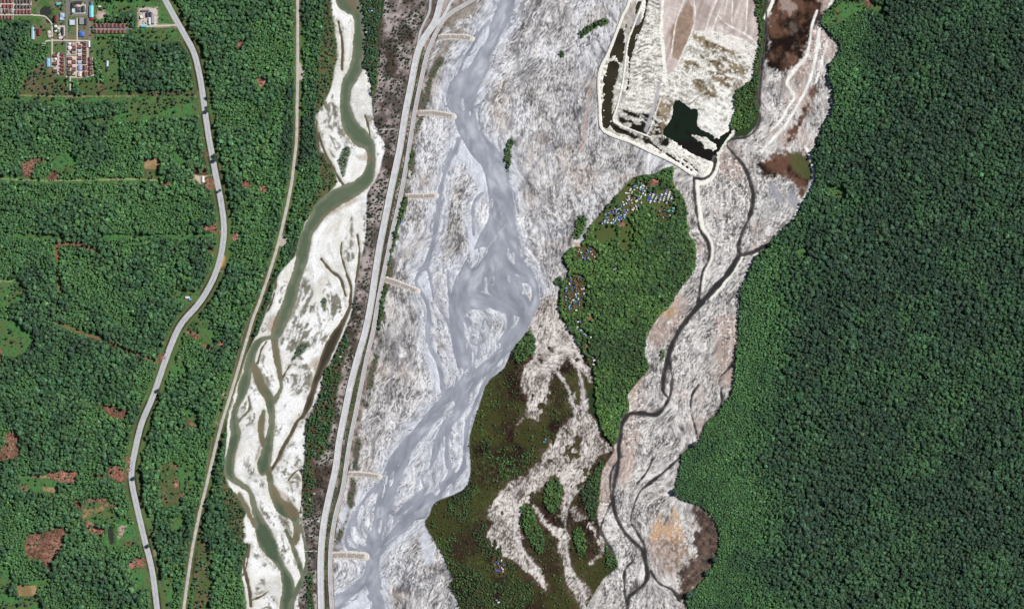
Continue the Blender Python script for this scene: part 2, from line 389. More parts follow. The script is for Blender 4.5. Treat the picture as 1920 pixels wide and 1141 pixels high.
ZG = 2.0 + 0.08*(fbm(30, 5, 3)-0.5)
DEN = np.zeros((H, W), np.float32)         # how many trees grow here
SIZE = np.ones((H, W), np.float32)         # how large they are
LUSH = np.zeros((H, W), np.float32)        # how bright their leaves are

west = (GX < 700) & (D_sand > 0) & (D_scrub > 0)
DEN[west] = 1.0; SIZE[west] = 0.9
LUSH[west] = 0.56 + .35*sm(90, 10, np.interp(GY[west], [0, 570, 1141], [558, 485, 345]) - GX[west])*(GY[west] < 560)
glade = sm(.50, .64, fbm(64, 430, 4) + .10*sm(.5, .8, fbm(200, 431, 2)))*west
LUSH = LUSH + .45*glade; SIZE = SIZE*(1 - .42*glade); DEN = DEN*(1 - .38*glade*sm(.3, .6, fbm(14, 432, 3)))
paint(glade*.85, mix(alb(70, 108, 58), alb(84, 118, 62), fbm(12, 433, 3)))
strip = west & (GX > 440 + 0) & (D_track > -99) & (GX > np.interp(GY, [0, 570, 1141], [558, 485, 345]))
LUSH[strip] = 0.34 + .25*glade[strip]; SIZE[strip] = 0.66
RAG = D_east + NE*2.5 + NE2*3.5
DEN[RAG < -1] = 1.0; SIZE[D_east < -1] = 1.02; LUSH[D_east < -1] = 0.14
# young growth along the edge of the eastern forest
young = sm(np.interp(GY, [0, 500, 700, 1141], [110, 110, 150, 195]), 25, GX - np.interp(GY, [0, 100, 250, 400, 520, 640, 760, 850, 950, 1100, 1220], [1560, 1590, 1535, 1480, 1400, 1390, 1370, 1310, 1330, 1320, 1320]) + NE2*30) * (D_east < 0)
young *= np.interp(GY, [0, 60, 140, 300, 470, 560, 700, 800, 1200], [1, .9, .5, .25, .5, .8, .85, 1, 1])
SIZE = np.where(D_east < 0, SIZE*(1-0.6*young)*(.74 + .52*fbm(46, 460, 3)), SIZE); LUSH = np.where(D_east < 0, LUSH + 0.75*young, LUSH)
isl = (D_island + NE*2 + NE2*2 < 0)
DEN[isl] = 1.0; SIZE[isl] = 0.52; LUSH[isl] = 0.66 + 0.25*NE2[isl]
big = isl & (GX > 1200) & (GY > 380) & (GY < 560); SIZE[big] = 0.6; LUSH[big] = 0.5

# --- scrub strip
tb = fbm(24, 91, 4)
scr = mix(alb(70, 60, 56), alb(178, 166, 162), np.clip(sm(.30, .62, tb) * (0.45 + 0.30*ISO + .25*SPECK) + .12, 0, 1))
scr = mix(scr, alb(70, 55, 45), sm(.55, .75, fbm(34, 92, 4))*0.8)
paint(edge(D_scrub, 1.5), scr)
DEN[D_scrub < 1] = 0
gs = union(polys("""676,-90 680,0 683,75 681,125 690,140 698,185 708,150 710,60 716,0 716,-90
605,692 640,690 632,740 625,790 608,850 572,856 572,800 590,765 602,730
571,860 590,870 588,930 582,960 570,968
650,625 656,638 648,668 640,692 620,698 628,665
577,1080 586,1078 588,1141 576,1141"""))
paint(edge(gs, 2, 3), mix(alb(64, 78, 44), alb(92, 72, 58), sm(.4, .6, fbm(16, 420, 3))))
g_in = gs + NE*3 < 0
DEN[g_in] = np.where((GY > 400)[g_in], .42, .75); SIZE[g_in] = 0.5; LUSH[g_in] = 0.45

# --- tailings plain (everything pale between the levees and the quarry)
D_plain = sd_poly("900,-90 868,16 834,52 806,115 773,290 715,565 683,760 656,880 637,960 625,1042 628,1141 632,1240 870,1240 862,1138 842,1100 849,1085 842,1067 822,1025 797,984 805,965 817,940 855,925 879,905 882,860 880,820 895,770 905,740 915,714 945,690 960,655 984,628 996,622 1040,600 1048,560 1052,537 1065,510 1057,482 1067,467 1090,457 1100,435 1110,420 1135,390 1157,365 1192,331 1225,327 1261,311 1297,327 1260,303 1222,286 1185,268 1140,251 1126,236 1124,200 1122,162 1125,130 1140,100 1155,62 1167,30 1180,0 1200,-90", 2)
pale = mix(alb(98, 98, 103), alb(244, 244, 247), 0.49 + 0.27*STREAK)
brownish = sm(.40, .62, fbm(70, 140, 5) + 0.28*np.exp(-((GX-1075)/60)**2 - ((GY-350)/150)**2)
              + 0.2*np.exp(-((GX-750)/45)**2 - ((GY-700)/150)**2) + 0.12*np.exp(-((GX-1035)/50)**2 - ((GY-60)/80)**2) - 0.18*sm(60, 0, W_grey))
pale = mix(pale, mix(alb(92, 87, 86), alb(226, 221, 218), 0.43 + 0.27*STREAK), brownish*0.72)
tan = sm(.55, .8, fbm(60, 141, 4) + 0.3*np.exp(-((GX-1090)/40)**2 - ((GY-330)/40)**2))
pale = mix(pale, mix(alb(150, 136, 126), alb(222, 208, 196), .5+.3*STREAK), tan*0.45)
wet = sm(34, 2, W_grey + NE2*16)*0.92
pale = mix(pale, mix(alb(164, 167, 178), alb(226, 229, 237), 0.5+0.16*L2+.12*ISO+.14*T1-.12*T2), wet*0.8)
dots = (SPECK > 0.93) & (fbm(40, 143, 3) > 0.47)
pale = np.where(dots[..., None], alb(84, 80, 80), pale)
paint(edge(D_plain, 1.2, 0.5), pale)
DEN[D_plain < 1] = 0; ZG = np.where(D_plain < 2, 1.0 + 0.26*np.clip(STREAK, -2.5, 2.5) + 0.25*(fbm(40, 6, 4)-.5), ZG)
rill = sm(.17, .05, np.abs(L4 + .25*L3))*sm(.40, .58, fbm(70, 450, 3))
paint(edge(D_plain, 1.2)*rill*.75, alb(120, 121, 128))
rill2 = sm(.16, .05, np.abs(L4 - .9 + .2*L3))*sm(.42, .6, fbm(60, 451, 3))
paint(edge(D_plain, 1.2)*rill2*.8, alb(246, 246, 248))
# faint older channels
old = union(lines("""975,60,3 970,100,5 975,140,6 985,165,4
1065,250,3 1040,270,4 1010,300,5 990,330,6 975,355,6
1110,130,8 1090,170,5 1060,200,4 1040,230,3
960,20,3 980,30,8 1000,10,4
968,130,4 958,170,5 962,210,4 950,250,5
1020,20,3 1005,60,4 990,110,3 985,150,3
1120,160,3 1095,200,5 1075,235,4 1060,250,3
1085,300,3 1050,330,4 1020,370,4 1000,420,5 985,460,4
740,400,3 755,440,3 748,480,4 735,510,3
770,590,3 748,640,4 735,700,4 728,760,3 715,810,3
790,600,3 775,660,4 760,720,3 750,790,3 730,840,3
1040,420,2 1030,470,3 1025,530,3 1020,580,4
1300,340,3 1330,400,4 1360,440,6 1375,480,8
1260,560,4 1240,600,8 1236,650,8
1370,350,3 1355,380,4 1365,430,6 1368,470,6""", flow=False))
paint(edge(old, 2.5, 3)*0.85, mix(alb(122, 121, 126), alb(176, 175, 180), .5+.3*L2))
fans = polys("""862,268 880,262 900,300 912,340 912,362 895,352 880,322 868,300 850,312 846,300
785,520 800,506 806,530 812,560 800,560 790,545
806,640 816,655 826,690 826,735 815,720 806,690
655,1132 685,1112 696,1135 700,1240 650,1240
880,420 905,455 900,470 880,480
790,985 800,990 815,1040 800,1060 790,1020
868,112 905,58 916,50 912,75 880,122""")
paint(edge(fans, 4, 5)*.8, mix(alb(196, 200, 211), alb(226, 230, 239), .5 + .2*L2 + .15*T1))
# dark blots of silt on the plain
blot = polys("1002,250 1012,242 1025,246 1030,262 1020,273 1006,270\n995,178 1003,180 1000,190 994,186\n1006,212 1012,208 1014,220 1008,222")
paint(edge(blot, 3, 4)*0.6, alb(120, 108, 102))
veins = union(lines("1105,170,5 1098,230,6 1090,285,7\n1150,332,3 1175,331,3 1200,330,3", flow=False))
paint(edge(veins, 2, 2)*0.55, alb(196, 168, 158))
strip2 = polys("838,70 850,58 868,60 850,75 842,95 830,112 828,100 824,120 814,118 818,95\n850,10 880,0 895,8 880,30 858,40 842,50 832,45")
paint(edge(strip2, 4, 5)*0.7, mix(alb(96, 92, 70), alb(150, 138, 128), SPECK))
rv = sd_line("827,110 805,150 797,195 778,260 768,330 757,375 742,450 727,520 718,580 712,640 700,690 690,740 676,800 668,850 662,920 650,955 640,990 632,1030", 13)
rvm = edge(rv, 3, 5)
paint(rvm*sm(.40, .6, fbm(30, 145, 3)), alb(100, 92, 80))
seaw = sm(-2, 3, GX - np.interp(GY, [0, 240, 400, 560, 1141], [9999, 9999, 745, 722, 9999]))
gl = polys("752,370 763,372 762,392 755,408 748,425 740,460 733,480 727,515 722,515 728,470 738,430 746,400\n716,535 728,540 722,560 716,600 708,620 712,575\n768,280 776,283 772,300 766,318 765,300")
paint(edge(gl, 2, 3), alb(66, 84, 48)); gi = gl + NE*2 < 0; DEN[gi] = 0.55; SIZE[gi] = 0.5; LUSH[gi] = 0.3

# --- sand beside the green river
sandc = mix(alb(214, 211, 200), alb(255, 255, 252), 0.70 + 0.25*L3 + .1*L2)
sandc = mix(sandc, alb(255, 255, 251), sm(.40, .58, fbm(60, 150, 3))*.8)
dk = sm(.50, .72, fbm(30, 151, 5) + 0.09*L3 + .05*L2 + .03*FINE - .02 + .05*sm(560, 700, GY))
dark_zone = union(polys("""563,520 580,525 590,545 600,590 605,620 590,650 560,655 530,665 527,640 540,610 550,570
600,520 615,525 620,545 628,575 615,600 606,560
640,500 652,420 660,400 664,425 664,470 655,500
592,215 606,195 622,190 636,205 640,240 640,270 620,300 600,285 594,255
540,880 560,860 566,880 566,940 555,955 540,930
478,840 486,830 490,870 480,875
485,665 495,660 505,690 512,715 500,730 492,705
480,1100 495,1080 500,1100 490,1120
632,50 640,60 645,85 643,135 638,140 637,100
540,735 550,715 556,712 550,730 535,760 525,770
486,800 492,775 496,770 494,800 488,830"""))
flk = sm(.5, 1.5, .55*L2 + .7*L3 + .4*FINE + .25*L1)*sm(.40, .58, fbm(52, 152, 3) + .04*sm(500, 560, GY) + .05*sm(600, 800, GY))
dk = np.clip(np.maximum(np.maximum(dk*0.3, flk*.95), edge(dark_zone, 4, 6)*sm(-1.1, 1.1, L2 + .6*L3 + .5*ISO)*.95), 0, 1)
sandc = mix(sandc, mix(alb(86, 84, 70), alb(140, 136, 120), 0.5+0.3*L1), dk)
shore = sm(9, 0.5, union(W_green, W_side) + NE2*3.5)
sandc = mix(sandc, alb(206, 200, 186), shore*(.45 + .25*np.clip(ISO, -1, 1)))
shoal = polys("505,905 520,915 545,935 562,965 555,972 540,972 528,950 512,935\n475,680 486,690 500,735 506,748 496,748 484,725 474,700\n512,640 520,645 526,690 524,710 516,690\n486,790 494,775 496,800 492,835 486,815\n446,920 456,930 478,975 474,985 458,955\n502,870 506,885 508,905 500,900\n560,985 562,1005 552,1025 548,1010\n640,-5 660,15 672,22 668,5 660,-10\n610,400 640,385 660,372 668,378 650,390 625,402 605,412\n700,300 690,285 683,288 670,290 664,285 672,300\n526,600 516,590 504,598 500,615 512,628\n612,640 600,668 590,668 575,690 585,690 610,690")
sandc = mix(sandc, alb(160, 140, 116), edge(shoal, 4, 4)*0.6)
paint(edge(D_sand, 1.4, 1.5), sandc)
ZG = np.where(D_sand < 2, 1.0 + 0.12*L3*0.5 + 0.3*(fbm(30, 9, 4)-.5) + dk*0.12, ZG)
DEN[D_sand < 2] = 0
gv = polys("545,680 556,652 570,640 578,645 572,658 555,672\n634,305 640,282 652,270 658,285 650,305 645,330 638,325\n603,570 606,555 612,562 612,580 606,585\n484,590 496,580 500,570 502,582 494,600 486,612")
paint(edge(gv, 2, 4)*0.85, alb(74, 88, 58))
gvi = (gv + NE*5 < -1); DEN[gvi] = 0.30; SIZE[gvi] = 0.3; LUSH[gvi] = 0.35
bank = polys("614,-20 621,0 627,50 632,90 626,140 612,185 594,212 592,180 598,120 606,60 604,-20\n600,288 612,290 622,312 630,340 614,352 600,330\n560,410 590,382 612,362 622,352 600,345 585,370 570,390\n419,880 432,915 450,935 458,985 455,1020 440,1010 425,965 418,920")
paint(edge(bank, 4, 5), mix(alb(84, 92, 56), alb(112, 104, 78), fbm(14, 155, 3)))
bi = bank + NE*4 < 0; DEN[bi] = 0.3; SIZE[bi] = 0.45; LUSH[bi] = 0.3

# --- gravel plain of the eastern stream
gp = mix(alb(84, 81, 80), alb(238, 234, 231), 0.48 + 0.25*STREAK)
gp = mix(gp, mix(alb(136, 120, 113), alb(208, 190, 181), 0.5+0.22*STREAK), sm(.45, .7, fbm(70, 160, 3) + 0.35*np.exp(-((GX-1362)/26)**2-((GY-610)/75)**2) + 0.3*np.exp(-((GX-1500)/40)**2-((GY-150)/140)**2) + .3*np.exp(-((GX-1240)/30)**2-((GY-590)/45)**2)))
spk = sm(.48, .6, fbm(50, 163, 3) + .25*np.exp(-((GX-1455)/40)**2-((GY-385)/40)**2) + .1*np.exp(-((GX-1370)/80)**2-((GY-380)/100)**2))
gp = mix(gp, alb(244, 240, 236), spk*sm(.78, .88, SPECK)*.95)
gp = mix(gp, alb(56, 52, 50), spk*sm(.80, .9, np.maximum(vnoise(3.6, 64), vnoise(3.1, 65)))*.75)
gp = mix(gp, alb(132, 130, 134), np.exp(-((GX-1455)/34)**2-((GY-385)/36)**2)*0.75*(1-0.6*SPECK))
gcol = edge(D_grav, 1.5, 1)*(D_quarry > -1)
paint(gcol*(D_island > -1), gp)
gm = (D_grav < 2) & (D_quarry > -2)
ZG = np.where(gm & (D_east > -1) & (D_island > 0), 1.0 + 0.26*np.clip(STREAK, -2.5, 2.5) + 0.3*(fbm(30, 8, 4)-.5), ZG)
paint(gcol*(D_island > 0)*sm(.10, .03, np.abs(L4 - .4 + .2*L3))*sm(.38, .55, fbm(60, 452, 3))*.75, alb(248, 244, 240))
paint(gcol*(D_island > 0)*sm(.09, .03, np.abs(L4 + .5 + .2*L3))*sm(.40, .58, fbm(60, 453, 3))*.6, alb(96, 92, 92))
apron = np.maximum(np.exp(-((GX-1318)/34)**2 - ((GY-1010)/55)**2), np.exp(-((GX-1285)/38)**2 - ((GY-1075)/40)**2))
apr = sd_poly('1300,945 1332,962 1350,995 1348,1030 1336,1069 1312,1099 1285,1124 1272,1100 1282,1066 1302,1040 1298,1010 1306,985')
paint(edge(apr + 4*ISO + 1.5*FINE, 4, 7, NE2)*(D_east > -3)*gcol*.93, mix(alb(56, 41, 35), alb(110, 88, 74), .4+.35*ISO))
org = polys("1220,1012 1228,985 1236,965 1242,980 1240,1010 1228,1015\n1248,1000 1250,980 1262,955 1270,960 1276,985 1282,1012 1272,1022 1258,1012")
paint(edge(org, 5, 9)*sm(-1.4, .8, STREAK)*.8, mix(alb(176, 132, 86), alb(214, 178, 140), SPECK))
org2 = polys("1240,590 1255,578 1268,572 1266,588 1255,596\n1185,740 1190,728 1192,745 1188,752")
paint(edge(org2, 4, 5)*.6, alb(186, 150, 104))
olive = polys("1232,1020 1250,1008 1285,1015 1300,1040 1280,1065 1255,1072 1238,1050")
paint(edge(olive + 3*ISO, 5, 9)*sm(-1, 1, FINE + ISO)*.8, mix(alb(86, 76, 56), alb(150, 126, 104), .5+.4*ISO2))
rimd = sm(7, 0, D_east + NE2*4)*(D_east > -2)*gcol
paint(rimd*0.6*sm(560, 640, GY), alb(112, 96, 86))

# --- brown fen and tracks north-east
fen = polys("1446,-60 1530,-60 1536,30 1520,60 1514,90 1500,115 1480,130 1465,137 1438,125 1436,100 1440,50\n1490,285 1505,280 1519,300 1524,322 1515,350 1500,372 1490,345 1470,335 1440,330 1425,322 1420,308 1440,295\n1475,258 1500,225 1520,175 1532,150 1526,185 1512,215 1490,252 1480,270")
paint(edge(fen + 2.5*ISO + 1.2*FINE, 5, 8), mix(mix(alb(34, 25, 22), alb(104, 76, 62), sm(.38, .68, fbm(34, 171, 5) + .03*ISO + .02*FINE)), alb(180, 162, 150), sm(.60, .85, fbm(14, 173, 4))*.22))
paint(edge(sd_poly("1462,0 1475,-5 1492,5 1490,22 1475,20 1463,12") + 3*ISO, 5, 6)*.7, alb(176, 158, 150))
paint(edge(polys("1480,300 1495,283 1515,300 1520,325 1512,335 1490,320"), 4, 6)*.8, alb(84, 92, 56))
puddle = polys("1475,370 1482,355 1490,362 1496,385 1490,390 1480,380\n1440,345 1455,350 1470,372 1462,380 1448,365")
paint(edge(puddle, 2, 3)*.8, alb(150, 150, 160))
trk = lines("""1567,-20,5 1555,14,5 1541,35,5 1536,60,6 1531,100,6 1520,145,5 1505,180,5 1485,215,5 1468,240,6 1440,270,5 1428,285,4
1532,20,3 1522,50,4 1519,75,4 1512,105,6 1495,125,7 1482,142,7 1476,158,6 1490,182,5 1478,200,5 1465,225,5 1445,245,4
1552,75,3 1545,100,3 1536,135,4 1530,155,4
1510,275,5 1522,300,6 1526,325,6 1520,352,5 1502,380,4 1490,408,3""", flow=False)
paint(edge(trk, 1.3, 1.5), mix(alb(220, 212, 204), alb(255, 252, 246), .3+.9*vnoise(7, 172)))

# --- quarry
qn = fbm(20, 180, 4)
WX = GX + 14*(fbm(26, 186, 3)-.5); WY = GY + 14*(fbm(26, 188, 3)-.5)
along = vnoise(16, 189, WX*.93 + WY*.37, (WY*.93 - WX*.37)*4.0)            # terraces: long thin steps
along2 = vnoise(9, 190, WX*.93 + WY*.37, (WY*.93 - WX*.37)*3.0)
band = .6*along + .4*along2
stain = fbm(9, 185, 4)
qc = mix(alb(146, 141, 132), alb(250, 247, 240), .10 + 1.05*sm(.28, .62, .40*stain + .35*band + .25*white))
qc = mix(qc, alb(112, 102, 86), sm(.56, .68, stain*.6 + along2*.4)*.7)
paint(edge(D_quarry, 1.2), qc)
DEN[D_quarry < 1] = 0
rows_ = 0.5 + 0.5*np.sin((GY + 5*np.sin(GX*.11) + 6*fbm(18, 181, 3))*0.9)
terr = polys("1212,0 1246,0 1240,50 1242,100 1246,150 1225,162 1185,160 1180,140 1188,100 1200,60")
paint(edge(terr, 2, 2)*sm(.55, .85, rows_*(.25+.9*vnoise(7, 182)) + .12*FINE)*.8, alb(104, 100, 94))
pink = polys("1246,-60 1425,-60 1420,60 1418,82 1372,66 1302,58 1284,98 1264,132 1250,132 1246,80 1242,40")
pk = mix(alb(158, 142, 138), alb(224, 210, 204), .5 + .8*(vnoise(6, 301, GX + .35*GY, GY*.16)-.5) + .6*(qn-.5))
paint(edge(pink, 1.5, 2), pk)
paint(edge(polys("1318,62 1345,45 1372,62 1415,92 1412,108 1385,100 1345,80"), 3, 4)*sm(.35, .65, stain)*.7, alb(240, 230, 226))
paint(edge(polys("1272,30 1290,4 1298,14 1301,45 1288,80 1272,112 1258,106 1256,62", 1), 1.5, 2.5), mix(alb(134, 112, 98), alb(172, 150, 134), .5 + 1.4*(stain-.5)))
gully = union(lines("""1365,-10,1.5 1358,30,1.5
1374,-10,1.5 1372,40,1.5
1362,-10,1 1345,30,2 1335,60,2
1402,-10,2.5 1398,60,2.5
1350,-10,2 1335,20,2 1322,60,1
1300,-5,1 1302,45,2 1272,118,2
1286,-5,2 1268,40,2 1258,110,2.5
1244,-10,5 1240,50,6 1243,90,7 1246,130,7 1246,150,8
1340,60,1.5 1390,88,2 1420,110,1.5
1346,28,2 1362,45,2 1400,66,3 1418,80,3
1326,128,3 1352,142,3 1385,145,3 1396,155,3
1302,62,2 1345,80,1.5 1390,105,1.5
1160,0,1 1156,110,1 1172,60,1.5 1167,110,1.5""", flow=False))
paint(edge(gully, 1.0, 1.0)*(.5+.5*sm(.3, .6, vnoise(8, 302))), alb(252, 248, 238))
mud = polys("1300,64 1330,76 1387,104 1387,112 1362,106 1314,86\n1316,98 1335,100 1360,108 1388,122 1402,132 1390,140 1353,137 1330,122 1313,108\n1284,116 1300,115 1320,125 1300,132 1286,130\n1329,131 1360,140 1390,152 1392,162 1375,166 1350,160 1330,142\n1232,184 1264,184 1254,224 1243,252 1216,254 1227,214\n1300,150 1330,155 1345,180 1330,190 1310,175")
paint(edge(mud, 2, 6)*sm(-.5, .25, FINE*.75 + 3.5*(along-.42) + .35*GRAIN)*.95, mix(alb(84, 70, 50), alb(150, 132, 104), ISO*.35+.5+.2*GRAIN))
paint(edge(sd_poly('1330,185 1375,168 1376,205 1372,235 1345,256 1310,236 1312,205'), 4, 5)*.55*sm(-.8, .3, ISO), alb(255, 254, 246))
wetq = polys("1164,205 1184,209 1218,214 1232,224 1240,250 1212,258 1201,255 1177,240 1160,228\n1147,226 1160,236 1190,250 1220,262 1240,256 1246,252 1262,264 1240,274 1200,265 1165,250 1148,240")
paint(edge(wetq, 2, 4)*sm(.34, .46, .62*along + .2*stain + .05*FINE + .09), alb(34, 31, 26))
paint(edge(polys("1133,125 1160,118 1176,105 1182,112 1172,190 1160,222 1147,226 1146,190 1156,140"), 2, 2)*sm(.3, .7, stain)*.8, mix(alb(120, 116, 108), alb(206, 202, 194), vnoise(4, 303)))
paint(edge(polys("1188,24 1203,28 1198,49 1186,50"), 1.5, 1), alb(160, 158, 160))
paint(edge(polys("1160,30 1185,5 1195,8 1186,50 1176,80 1170,52 1162,55"), 2, 2)*.8, mix(alb(128, 120, 110), alb(204, 198, 190), .5 + 1.8*(stain-.5)))
paint(edge(sd_line("1235,160 1227,198 1211,244", 7), 1.5, 1)*.85, alb(176, 174, 176))
paint(edge(sd_line("1240,182 1232,205 1222,235 1213,254", 1.5), 1, .3), alb(250, 246, 238))
paint(edge(polys("1345,258 1372,235 1378,245 1365,262 1352,282 1345,305 1336,322 1320,330 1330,312 1340,290"), 1.5, 1.5), alb(250, 246, 232))
paint(edge(sd_line("1450,-5 1446,10 1440,22 1434,34", 7), 1.2, 1.5), alb(252, 250, 242))
paint(edge(sd_line("1310,150 1325,170 1305,185 1292,197", 1.3), 1), alb(90, 84, 64))
ZG = np.where(D_quarry < 0, 1.3 + 1.3*(band-.5)*sm(0, -6, D_quarry) + 0.3*(qn-.5), ZG)
# white bank along the drained creeks
cb = union(lines("1307,340,9 1308,370,9 1312,400,10 1318,428,9 1334,455,6 1334,485,5 1322,512,4 1317,545,4\n1345,305,9 1339,328,7 1322,342,9 1306,345,6\n1393,480,5 1374,510,5 1356,533,6 1332,560,6\n1415,478,4 1440,466,4", flow=False))
paint(edge(cb, 1.3, .8)*(W_creek > -.5)*(D_island > 0)*.95, alb(252, 248, 236))

# --- marsh
mz = fbm(46, 190, 4)
mc = mix(alb(56, 45, 35), alb(66, 66, 38), sm(.32, .55, mz))
mc = mix(mc, alb(84, 104, 56), sm(.72, .95, SPECK)*sm(.45, .65, fbm(60, 192, 3) + .18*np.exp(-((GX-905)/25)**2-((GY-880)/140)**2)+.18*np.exp(-((GX-900)/60)**2-((GY-1080)/90)**2))*.8)
mc = mix(mc, alb(44, 30, 28), sm(.52, .68, fbm(60, 193, 3) + .16*np.exp(-((GX-960)/22)**2-((GY-830)/90)**2)))
medge = edge(D_marsh, 1.6, .8)*(D_island > -.5)
paint(medge, mc)
ZG = np.where((D_marsh < 0), 1.3 + .25*(mz-.5), ZG)
DEN[D_marsh < 1] = 0
lobec = mix(alb(100, 89, 83), alb(236, 228, 222), .48 + .12*STREAK + .07*FINE + .17*GRAIN + .10*L1 + .12*ISO2)
lobec = mix(lobec, alb(70, 58, 48), sm(.80, .94, np.maximum(vnoise(3.2, 196), vnoise(4, 197)))*.7)
lobe_n = D_lobe + 2.2 + NE*5 + NE2*5 + FINE*1.2 + 16*sm(.54, .66, fbm(17, 461, 3))*sm(600, 660, GY)*sm(3.5, 9, np.abs(L4)*5 + 3)
paint(edge(lobe_n, 1.8)*(D_island > 0), lobec)
paint(sm(16, 2, lobe_n)*sm(-1, 3, lobe_n)*medge*.55*sm(-1, 1, ISO), alb(104, 84, 72))
lobe_w = lines("""1000,600,5 1003,640,5 1006,665,5
1028,676,3 1052,708,5 1068,735,5 1078,775,6 1072,800,3
1062,655,3 1085,692,4 1093,730,5 1098,770,5 1112,795,3 1128,830,2
960,930,4 970,960,5 965,1000,5 980,1030,5 1000,1060,4 1020,1100,2
985,900,4 965,925,5
1100,905,2 1075,930,3 1062,960,4 1060,1000,3 1068,1060,5 1085,1090,6 1098,1120,6""")
paint(edge(lobe_w, 2, 1.5)*.6, mix(alb(196, 190, 190), alb(236, 232, 230), .5+.4*L1))
DEN[(D_marsh < 0) & (lobe_n < 2)] = 0
DEN[D_marsh < 0] = np.where((lobe_n > 6)[D_marsh < 0], 0.05, 0); SIZE[D_marsh < 0] = .26; LUSH[D_marsh < 0] = .25
lowg = (D_marsh < 0) & (GX < 1000) & (lobe_n > 5) & (fbm(40, 199, 3) + .2*sm(960, 1120, GY) > .56)
DEN[lowg] = 0.45; SIZE[lowg] = 0.26; LUSH[lowg] = 0.3
pw = (D_patchwood + NE*4 + NE2*3 < 0)
paint(edge(D_patchwood, 4, 5), mix(alb(58, 76, 40), alb(74, 62, 44), sm(.4, .65, fbm(12, 462, 3))))
DEN[pw] = 0.8; SIZE[pw] = 0.38; LUSH[pw] = 0.45
ZG = np.where(D_island < 0, 1.8, ZG)
ZG = np.where(D_island < -1, np.minimum(ZG, 1.8), ZG)
paint(edge(D_island, 1.2, .8), alb(52, 66, 36))
paint(edge(D_east, 1.2, .8), alb(48, 60, 38))
gi2 = polys("1120,430 1150,420 1160,440 1150,455 1125,455 1110,440\n1165,420 1180,410 1190,440 1175,470 1160,455\n1195,360 1205,350 1215,360 1262,352 1262,385 1240,395 1210,390\n1172,343 1190,335 1214,345 1215,362 1205,380 1190,400 1160,415 1120,425 1115,415 1150,380")
paint(edge(gi2, 3, 4)*.8, mix(alb(96, 92, 60), alb(86, 112, 56), fbm(12, 205, 3)))
DEN[gi2 + NE*3 < 0] = 0.08
settle = polys('1081,465 1100,459 1120,468 1121,484 1096,489 1082,482\n1057,542 1068,518 1086,511 1097,524 1100,546 1095,577 1080,586 1058,582\n1076,600 1092,600 1092,606 1076,606\n1079,609 1086,610 1103,627 1112,630 1110,636 1098,630\n1107,664 1118,668 1125,671 1120,676 1117,687 1108,684\n1149,500 1158,500 1158,508 1149,508\n923,1048 936,1039 950,1055 950,1074 934,1081 923,1066\n1230,388 1266,385 1268,398 1250,415 1232,410')
paint(edge(settle, 3, 4)*.5, mix(alb(122, 92, 74), alb(92, 100, 60), fbm(8, 206, 3)))
DEN[settle + NE < 1.0] = .10; SIZE[settle < 1] = .34

